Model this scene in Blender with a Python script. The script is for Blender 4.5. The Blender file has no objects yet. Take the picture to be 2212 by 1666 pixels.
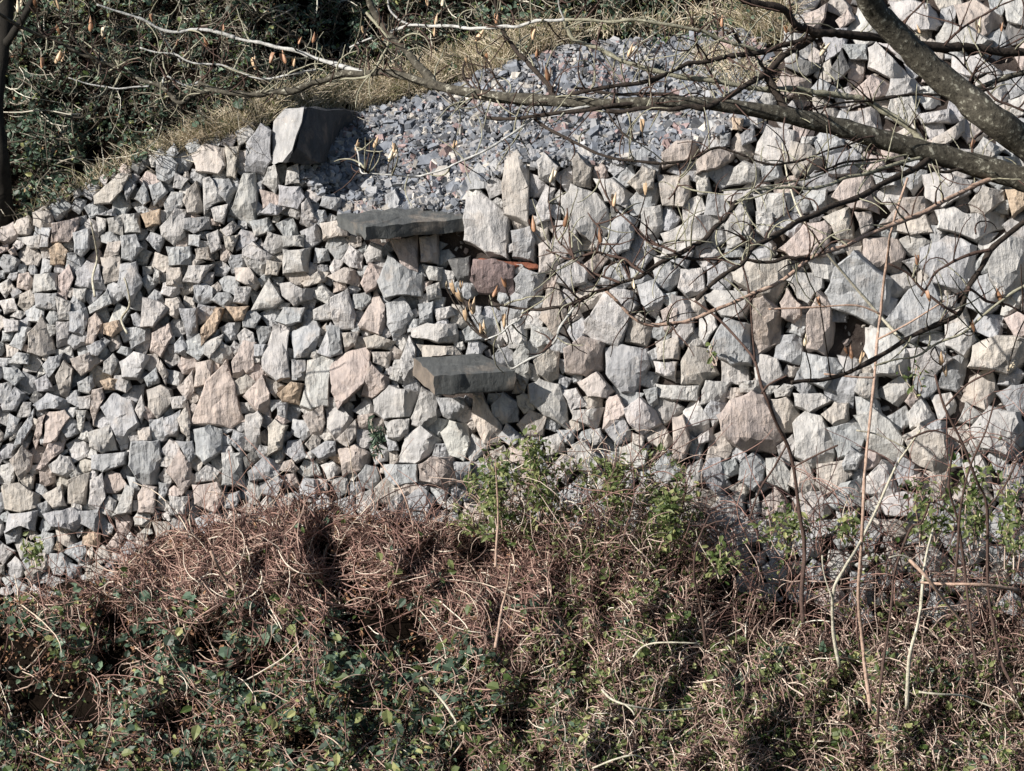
import bpy, math
import numpy as np
from mathutils import Vector
from mathutils.geometry import delaunay_2d_cdt
R = math.radians
sc = bpy.context.scene
COL = sc.collection
rng = np.random.default_rng(7)

# ---------------------------------------------------------------- camera, sky, sun, exposure
PITCH = R(10.0)
CAM = np.array([0.0, 0.0, 5.0])
FWD = np.array([0.0, math.cos(PITCH), -math.sin(PITCH)])
UP = np.array([0.0, math.sin(PITCH), math.cos(PITCH)])
RT = np.array([1.0, 0.0, 0.0])
K = 0.36 / 2212.0                       # metres per unit of picture width at one metre
cam = bpy.data.cameras.new("camera")
cam.lens = 100.0; cam.sensor_width = 36.0; cam.clip_end = 500.0
co = bpy.data.objects.new("camera", cam); COL.objects.link(co)
co.location = CAM.tolist(); co.rotation_euler = (R(90) - PITCH, 0, 0)
sc.camera = co

SUN = Vector((-0.95, -0.62, 0.66)).normalized()      # towards the sun
el = math.asin(SUN.z); az = math.atan2(SUN.x, SUN.y)
w = bpy.data.worlds.new("World"); sc.world = w; w.use_nodes = True
nt = w.node_tree
sky = nt.nodes.new("ShaderNodeTexSky"); sky.sky_type = 'NISHITA'; sky.sun_disc = False
sky.sun_elevation = el; sky.sun_rotation = az
nt.links.new(sky.outputs[0], nt.nodes["Background"].inputs[0])
nt.nodes["Background"].inputs[1].default_value = 0.062
sun = bpy.data.lights.new("sun", 'SUN'); sun.energy = 5.0; sun.angle = R(0.5); sun.color = (1.0, 0.945, 0.88)
so = bpy.data.objects.new("sun", sun); COL.objects.link(so)
so.rotation_euler = (-SUN).to_track_quat('-Z', 'Y').to_euler()
so.location = (-10, -5, 15)
sc.view_settings.view_transform = 'Standard'; sc.view_settings.look = 'None'
sc.view_settings.exposure = 0.66; sc.view_settings.gamma = 1.0
sc.cycles.max_bounces = 5; sc.cycles.diffuse_bounces = 3

# ---------------------------------------------------------------- helpers
def tag(o, label=None, cat=None, group=None, kind=None):
    if label: o["label"] = label
    if cat: o["category"] = cat
    if group: o["group"] = group
    if kind: o["kind"] = kind
    return o

def link(name, me, mats=(), parent=None):
    o = bpy.data.objects.new(name, me); COL.objects.link(o)
    for m in mats: me.materials.append(m)
    if parent is not None:
        o.parent = parent
        o.matrix_parent_inverse = parent.matrix_basis.inverted()
    return o

def empty(name, loc):
    o = bpy.data.objects.new(name, None); COL.objects.link(o); o.location = [float(v) for v in loc]
    o.empty_display_size = 0.2
    return o

def mesh_fast(name, verts, faces, tint=None, smooth=False, matidx=None):
    """faces: list of (n,k) index arrays"""
    me = bpy.data.meshes.new(name)
    verts = np.asarray(verts, np.float32)
    me.vertices.add(len(verts)); me.vertices.foreach_set("co", verts.ravel())
    loops = np.concatenate([f.ravel() for f in faces]).astype(np.int32)
    sizes = np.concatenate([np.full(len(f), f.shape[1], np.int32) for f in faces])
    starts = np.concatenate([[0], np.cumsum(sizes)[:-1]]).astype(np.int32)
    me.loops.add(len(loops)); me.loops.foreach_set("vertex_index", loops)
    me.polygons.add(len(sizes)); me.polygons.foreach_set("loop_start", starts)
    if matidx is not None: me.polygons.foreach_set("material_index", np.asarray(matidx, np.int32))
    me.polygons.foreach_set("use_smooth", np.full(len(sizes), smooth, bool))
    if tint is not None:
        a = me.color_attributes.new("tint", 'FLOAT_COLOR', 'POINT')
        t = np.ones((len(verts), 4), np.float32); t[:, :3] = tint
        a.data.foreach_set("color", t.ravel())
    me.update(calc_edges=True); me.validate()
    return me

def P(px, py, d):
    px = np.asarray(px, float); py = np.asarray(py, float); d = np.asarray(d, float)
    u = (px - 1106.0) * K; v = (833.0 - py) * K
    return CAM + d[..., None] * (FWD + u[..., None] * RT + v[..., None] * UP)

def wave(px, py, scale, seed, n=6):
    r = np.random.default_rng(seed); s = 0
    for i in range(n):
        a = r.uniform(0, 6.283); f = 6.283 / scale * r.uniform(0.6, 1.7); ph = r.uniform(0, 6.283)
        s = s + np.sin((px * math.cos(a) + py * math.sin(a)) * f + ph)
    return s / n ** 0.5

def inside(poly, x, y):
    x = np.asarray(x, float); y = np.asarray(y, float); c = np.zeros(x.shape, bool)
    p = np.asarray(poly, float); j = len(p) - 1
    for i in range(len(p)):
        xi, yi = p[i]; xj, yj = p[j]
        m = ((yi > y) != (yj > y)) & (x < (xj - xi) * (y - yi) / (yj - yi + 1e-9) + xi)
        c ^= m; j = i
    return c

# the picture's geography, in units of 2212 across
PXM = K * 25.0
EX = [-1500, -300, 0, 200, 340, 520, 590, 650, 740, 1000, 1090, 1420, 1600, 1750, 2212, 3600]
EY = [700, 560, 515, 410, 340, 290, 300, 360, 455, 445, 345, 335, 265, 300, 330, 330]
def edge(px): return np.interp(px, EX, EY)
BX = [-1500, 0, 230, 300, 480, 640, 800, 1000, 1150, 1300, 1450, 1700, 1900, 2212, 3600]
BY = [1320, 1285, 1235, 1180, 1130, 1095, 1110, 1140, 1130, 1150, 1200, 1300, 1325, 1330, 1330]
def btop(px): return np.interp(px, BX, BY)
def d_base(px, py):
    px = np.asarray(px, float); py = np.asarray(py, float)
    d = 25.0 - (px - 1106) * 0.000865 + (1100 - py) * 0.00407 * 0.10
    kk = np.interp(px, [0, 560, 700, 1550, 1700, 2212], [0.8, 0.8, 1.25, 1.25, 0.75, 0.75])
    return d + np.maximum(0, edge(px) - py) * 0.00407 * kk
def d_bank(px, py):                      # the bramble slope in front
    return d_base(px, 1150) - 0.45 - np.maximum(0, np.asarray(py, float) - btop(px)) * 0.00407 * 0.85

# ---------------------------------------------------------------- materials
def principled(name):
    m = bpy.data.materials.new(name); m.use_nodes = True
    n = m.node_tree.nodes; l = m.node_tree.links
    return m, n, l, n["Principled BSDF"]

def ramp(n, stops, interp='LINEAR'):
    r = n.new("ShaderNodeValToRGB"); r.color_ramp.interpolation = interp
    e = r.color_ramp.elements
    while len(e) < len(stops): e.new(0.5)
    for i, (p, c) in enumerate(stops):
        e[i].position = p; e[i].color = (*c, 1)
    return r

def noise(n, scale, detail=4, rough=0.6):
    t = n.new("ShaderNodeTexNoise"); t.inputs["Scale"].default_value = scale
    t.inputs["Detail"].default_value = detail; t.inputs["Roughness"].default_value = rough
    return t

def coords(n, l, tex):
    g = n.new("ShaderNodeNewGeometry"); l.new(g.outputs["Position"], tex.inputs["Vector"]); return g

def rock_mat(name, use_tint=True, base=(0.4, 0.38, 0.37), bump=0.5, contrast=1.0):
    m, n, l, b = principled(name)
    b.inputs["Roughness"].default_value = 0.85
    b.inputs["Specular IOR Level"].default_value = 0.3
    t = noise(n, 7.0, 8, 0.65); coords(n, l, t)
    r = ramp(n, [(0.28, (0.70,) * 3), (0.5, (1.0, 1.0, 1.0)), (0.75, (1.22, 1.19, 1.14))]); l.new(t.outputs[0], r.inputs[0])
    mx = n.new("ShaderNodeMix"); mx.data_type = 'RGBA'; mx.blend_type = 'MULTIPLY'; mx.inputs[0].default_value = contrast
    if use_tint:
        a = n.new("ShaderNodeAttribute"); a.attribute_name = "tint"; l.new(a.outputs["Color"], mx.inputs[6])
    else: mx.inputs[6].default_value = (*base, 1)
    l.new(r.outputs[0], mx.inputs[7])
    # iron and soil staining, pale lichen
    t2 = noise(n, 3.1, 5, 0.7); coords(n, l, t2)
    r2 = ramp(n, [(0.56, (0, 0, 0)), (0.72, (1, 1, 1))]); l.new(t2.outputs[0], r2.inputs[0])
    sm = n.new("ShaderNodeMath"); sm.operation = 'MULTIPLY'; sm.inputs[1].default_value = 0.36; l.new(r2.outputs[0], sm.inputs[0])
    mx2 = n.new("ShaderNodeMix"); mx2.data_type = 'RGBA'; mx2.blend_type = 'MIX'
    l.new(sm.outputs[0], mx2.inputs[0]); l.new(mx.outputs[2], mx2.inputs[6]); mx2.inputs[7].default_value = (0.36, 0.285, 0.22, 1)
    t3 = noise(n, 19.0, 3, 0.5); coords(n, l, t3)
    r3 = ramp(n, [(0.68, (0, 0, 0)), (0.74, (0.55,) * 3)]); l.new(t3.outputs[0], r3.inputs[0])
    mx3 = n.new("ShaderNodeMix"); mx3.data_type = 'RGBA'
    l.new(r3.outputs[0], mx3.inputs[0]); l.new(mx2.outputs[2], mx3.inputs[6]); mx3.inputs[7].default_value = (0.60, 0.59, 0.54, 1)
    tb = noise(n, 16.0, 9, 0.68); coords(n, l, tb)
    wv = noise(n, 5.0, 6, 0.6); mp = n.new("ShaderNodeMapping"); mp.inputs["Rotation"].default_value = (0.3, 0.5, 0.4); mp.inputs["Scale"].default_value = (4.5, 1.0, 1.0)
    gg = n.new("ShaderNodeNewGeometry"); l.new(gg.outputs["Position"], mp.inputs["Vector"]); l.new(mp.outputs[0], wv.inputs["Vector"])
    r4 = ramp(n, [(0.36, (0.74,) * 3), (0.5, (1.0,) * 3), (0.62, (1.16, 1.14, 1.12))]); l.new(wv.outputs[0], r4.inputs[0])
    mx4 = n.new("ShaderNodeMix"); mx4.data_type = 'RGBA'; mx4.blend_type = 'MULTIPLY'; mx4.inputs[0].default_value = 0.8
    l.new((mx3 if use_tint else mx2).outputs[2], mx4.inputs[6]); l.new(r4.outputs[0], mx4.inputs[7]); l.new(mx4.outputs[2], b.inputs["Base Color"])
    ad = n.new("ShaderNodeMath"); ad.operation = 'ADD'; l.new(tb.outputs[0], ad.inputs[0]); l.new(wv.outputs[0], ad.inputs[1]); tb = ad
    bp = n.new("ShaderNodeBump"); bp.inputs["Strength"].default_value = bump; bp.inputs["Distance"].default_value = 0.035
    l.new(tb.outputs[0], bp.inputs["Height"]); l.new(bp.outputs[0], b.inputs["Normal"])
    return m

def island_mat(name, stops, rough=0.8, spec=0.2, trans=0.0, mottled=0.0):
    m, n, l, b = principled(name)
    b.inputs["Roughness"].default_value = rough; b.inputs["Specular IOR Level"].default_value = spec
    g = n.new("ShaderNodeNewGeometry"); r = ramp(n, stops); l.new(g.outputs["Random Per Island"], r.inputs[0])
    src = r.outputs[0]
    if mottled:
        t = noise(n, 60, 4); l.new(g.outputs["Position"], t.inputs["Vector"])
        r2 = ramp(n, [(0.35, (1 - mottled,) * 3), (0.7, (1 + mottled,) * 3)]); l.new(t.outputs[0], r2.inputs[0])
        mx = n.new("ShaderNodeMix"); mx.data_type = 'RGBA'; mx.blend_type = 'MULTIPLY'; mx.inputs[0].default_value = 1
        l.new(src, mx.inputs[6]); l.new(r2.outputs[0], mx.inputs[7]); src = mx.outputs[2]
    l.new(src, b.inputs["Base Color"])
    if trans:
        tr = n.new("ShaderNodeBsdfTranslucent"); l.new(src, tr.inputs[0])
        ms = n.new("ShaderNodeMixShader"); ms.inputs[0].default_value = trans
        l.new(b.outputs[0], ms.inputs[1]); l.new(tr.outputs[0], ms.inputs[2])
        l.new(ms.outputs[0], n["Material Output"].inputs[0])
    return m

M_ROCK = rock_mat("rough_stone", bump=0.8)
M_SLATE = rock_mat("dark_slate", False, (0.085, 0.09, 0.09), 0.35)
M_SHADED_ROCK = rock_mat("shaded_slate", False, (0.055, 0.06, 0.068), 0.7)  # slate colour taken near black to carry the shade on the big boulder
M_LIT_END = rock_mat("sunlit_slab_end", False, (0.15, 0.128, 0.108), 0.6)  # sunlight on the slab end put into a paler, warmer colour
M_RUST = rock_mat("rusty_stone", False, (0.20, 0.075, 0.045), 0.5)

def bark_mat(name, dark, mid, pale, lich=0.5, scale=30):
    m, n, l, b = principled(name); b.inputs["Roughness"].default_value = 0.9
    b.inputs["Specular IOR Level"].default_value = 0.2
    t = noise(n, scale, 6, 0.7); coords(n, l, t)
    r = ramp(n, [(0.3, dark), (0.5, mid), (lich + 0.08, mid), (lich + 0.16, pale)]); l.new(t.outputs[0], r.inputs[0])
    t2 = n.new("ShaderNodeTexVoronoi"); t2.inputs["Scale"].default_value = scale * 1.3; coords(n, l, t2)
    r2 = ramp(n, [(0.0, (0.55,) * 3), (0.35, (1, 1, 1))]); l.new(t2.outputs[0], r2.inputs[0])
    mx = n.new("ShaderNodeMix"); mx.data_type = 'RGBA'; mx.blend_type = 'MULTIPLY'; mx.inputs[0].default_value = 0.8
    l.new(r.outputs[0], mx.inputs[6]); l.new(r2.outputs[0], mx.inputs[7]); l.new(mx.outputs[2], b.inputs["Base Color"])
    bp = n.new("ShaderNodeBump"); bp.inputs["Strength"].default_value = 0.7; bp.inputs["Distance"].default_value = 0.012
    l.new(t.outputs[0], bp.inputs["Height"]); l.new(bp.outputs[0], b.inputs["Normal"])
    return m
M_BARK = bark_mat("grey_bark", (0.014, 0.012, 0.01), (0.08, 0.073, 0.057), (0.34, 0.33, 0.27), 0.48, 44)
M_TWIG = bark_mat("brown_twig_bark", (0.014, 0.011, 0.009), (0.042, 0.033, 0.027), (0.16, 0.145, 0.12), 0.56, 40)
M_PALE = bark_mat("pale_lichen_sunlit_bark", (0.10, 0.09, 0.065), (0.28, 0.27, 0.20), (0.46, 0.45, 0.36), 0.5, 30)
M_CREAM = bark_mat('cream_dead_bark', (0.16, 0.15, 0.11), (0.46, 0.43, 0.34), (0.62, 0.6, 0.5), 0.5, 30)
M_TAN = bark_mat("tan_bark", (0.14, 0.09, 0.065), (0.38, 0.27, 0.21), (0.52, 0.42, 0.34), 0.5, 30)
M_SILVER = bark_mat("silvery_bark", (0.14, 0.14, 0.13), (0.42, 0.42, 0.40), (0.58, 0.58, 0.57), 0.5, 30)
M_RED = bark_mat("dark_red_bark", (0.03, 0.02, 0.017), (0.085, 0.055, 0.045), (0.24, 0.19, 0.15), 0.55, 40)
M_BLACK = bark_mat("shaded_trunk_bark", (0.008, 0.007, 0.006), (0.02, 0.018, 0.015), (0.04, 0.04, 0.03), 0.55, 12)  # shade on the left edge trunk put into its bark colour

def soil_mat(name, c1, c2):
    m, n, l, b = principled(name); b.inputs["Roughness"].default_value = 1
    b.inputs["Specular IOR Level"].default_value = 0.0
    t = noise(n, 3.5, 10, 0.75); coords(n, l, t)
    r = ramp(n, [(0.35, c1), (0.65, c2)]); l.new(t.outputs[0], r.inputs[0]); l.new(r.outputs[0], b.inputs["Base Color"])
    bp = n.new("ShaderNodeBump"); bp.inputs["Distance"].default_value = 0.08; l.new(t.outputs[0], bp.inputs["Height"]); l.new(bp.outputs[0], b.inputs["Normal"])
    return m
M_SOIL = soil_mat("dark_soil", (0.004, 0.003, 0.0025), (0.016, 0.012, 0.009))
M_CORE = soil_mat("earth_packing", (0.03, 0.024, 0.022), (0.10, 0.083, 0.074))
M_BUD = island_mat("orange_bud", [(0, (0.42, 0.16, 0.06)), (0.35, (0.6, 0.30, 0.12)), (0.7, (0.75, 0.48, 0.24)), (1, (0.80, 0.62, 0.36))], 0.45, 0.5, 0.15)
M_DEAD = island_mat("dead_stems", [(0, (0.05, 0.03, 0.026)), (0.3, (0.14, 0.08, 0.067)), (0.62, (0.27, 0.165, 0.135)), (0.86, (0.39, 0.28, 0.225)), (0.95, (0.5, 0.42, 0.33)), (1, (0.62, 0.56, 0.47))])
M_STEM = island_mat("brown_green_stems", [(0, (0.06, 0.04, 0.034)), (0.3, (0.20, 0.135, 0.11)), (0.6, (0.36, 0.255, 0.21)), (0.85, (0.50, 0.40, 0.33)), (0.95, (0.58, 0.5, 0.41)), (1, (0.7, 0.66, 0.56))])
M_REDSTEM = island_mat('dark_red_stems', [(0, (0.05, 0.028, 0.026)), (0.5, (0.13, 0.075, 0.065)), (0.85, (0.28, 0.17, 0.14)), (1, (0.55, 0.45, 0.38))])
M_IVY = island_mat("dark_ivy_leaf", [(0, (0.02, 0.035, 0.022)), (0.5, (0.045, 0.075, 0.048)), (0.8, (0.075, 0.12, 0.08)), (1, (0.13, 0.19, 0.12))], 0.5, 0.35, 0.1)
M_LEAF = island_mat("green_leaf", [(0, (0.05, 0.09, 0.02)), (0.5, (0.13, 0.165, 0.06)), (0.85, (0.26, 0.29, 0.12)), (1, (0.42, 0.42, 0.18))], 0.5, 0.4, 0.4)
M_BROWNLEAF = island_mat("brown_leaf", [(0, (0.07, 0.04, 0.025)), (0.5, (0.17, 0.09, 0.05)), (0.9, (0.32, 0.18, 0.10)), (1, (0.5, 0.36, 0.2))], 0.7, 0.3, 0.15)
M_GRASS = island_mat("dry_grass", [(0, (0.13, 0.15, 0.06)), (0.22, (0.36, 0.33, 0.20)), (0.6, (0.66, 0.56, 0.42)), (1, (0.82, 0.74, 0.60))], 0.7, 0.3, 0.2)
M_CHIP = rock_mat("slate_chips", True, bump=0.25)

# ---------------------------------------------------------------- ground
gx = np.concatenate([[-26000, -9000, -3500], np.arange(-1500, 3700, 40.0), [5800, 11000, 28000]])
gy = np.concatenate([np.arange(-1600, 3000, 40.0)])
GX, GY = np.meshgrid(gx, gy)
dw = d_base(np.clip(GX, -1500, 3700), GY)
mixb = np.clip((GY - btop(GX) + 60) / 120, 0, 1)
dg = (dw + 0.32) * (1 - mixb) + (d_bank(np.clip(GX, -1500, 3700), GY) + 0.30) * mixb + 0.07 * wave(GX, GY, 170, 3)
gp = P(GX, GY, np.maximum(dg, 12))
rows = [gp]
far = gp[0].copy(); far[:, 1] += 140; far[:, 2] += 45
low = gp[-1].copy(); low[:, 1] -= 9; low[:, 2] -= 2.2
low2 = gp[-1].copy(); low2[:, 1] = -80; low2[:, 2] = low[:, 2].mean() - 0.5
gp = np.concatenate([far[None], gp, low[None], low2[None]], 0)
nr, nc = gp.shape[:2]
ii = np.arange(nr * nc).reshape(nr, nc)
fc = np.stack([ii[:-1, :-1], ii[1:, :-1], ii[1:, 1:], ii[:-1, 1:]], -1).reshape(-1, 4)
tag(link("ground", mesh_fast("ground", gp.reshape(-1, 3), [fc], smooth=True), [M_SOIL]), kind="structure")

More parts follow.
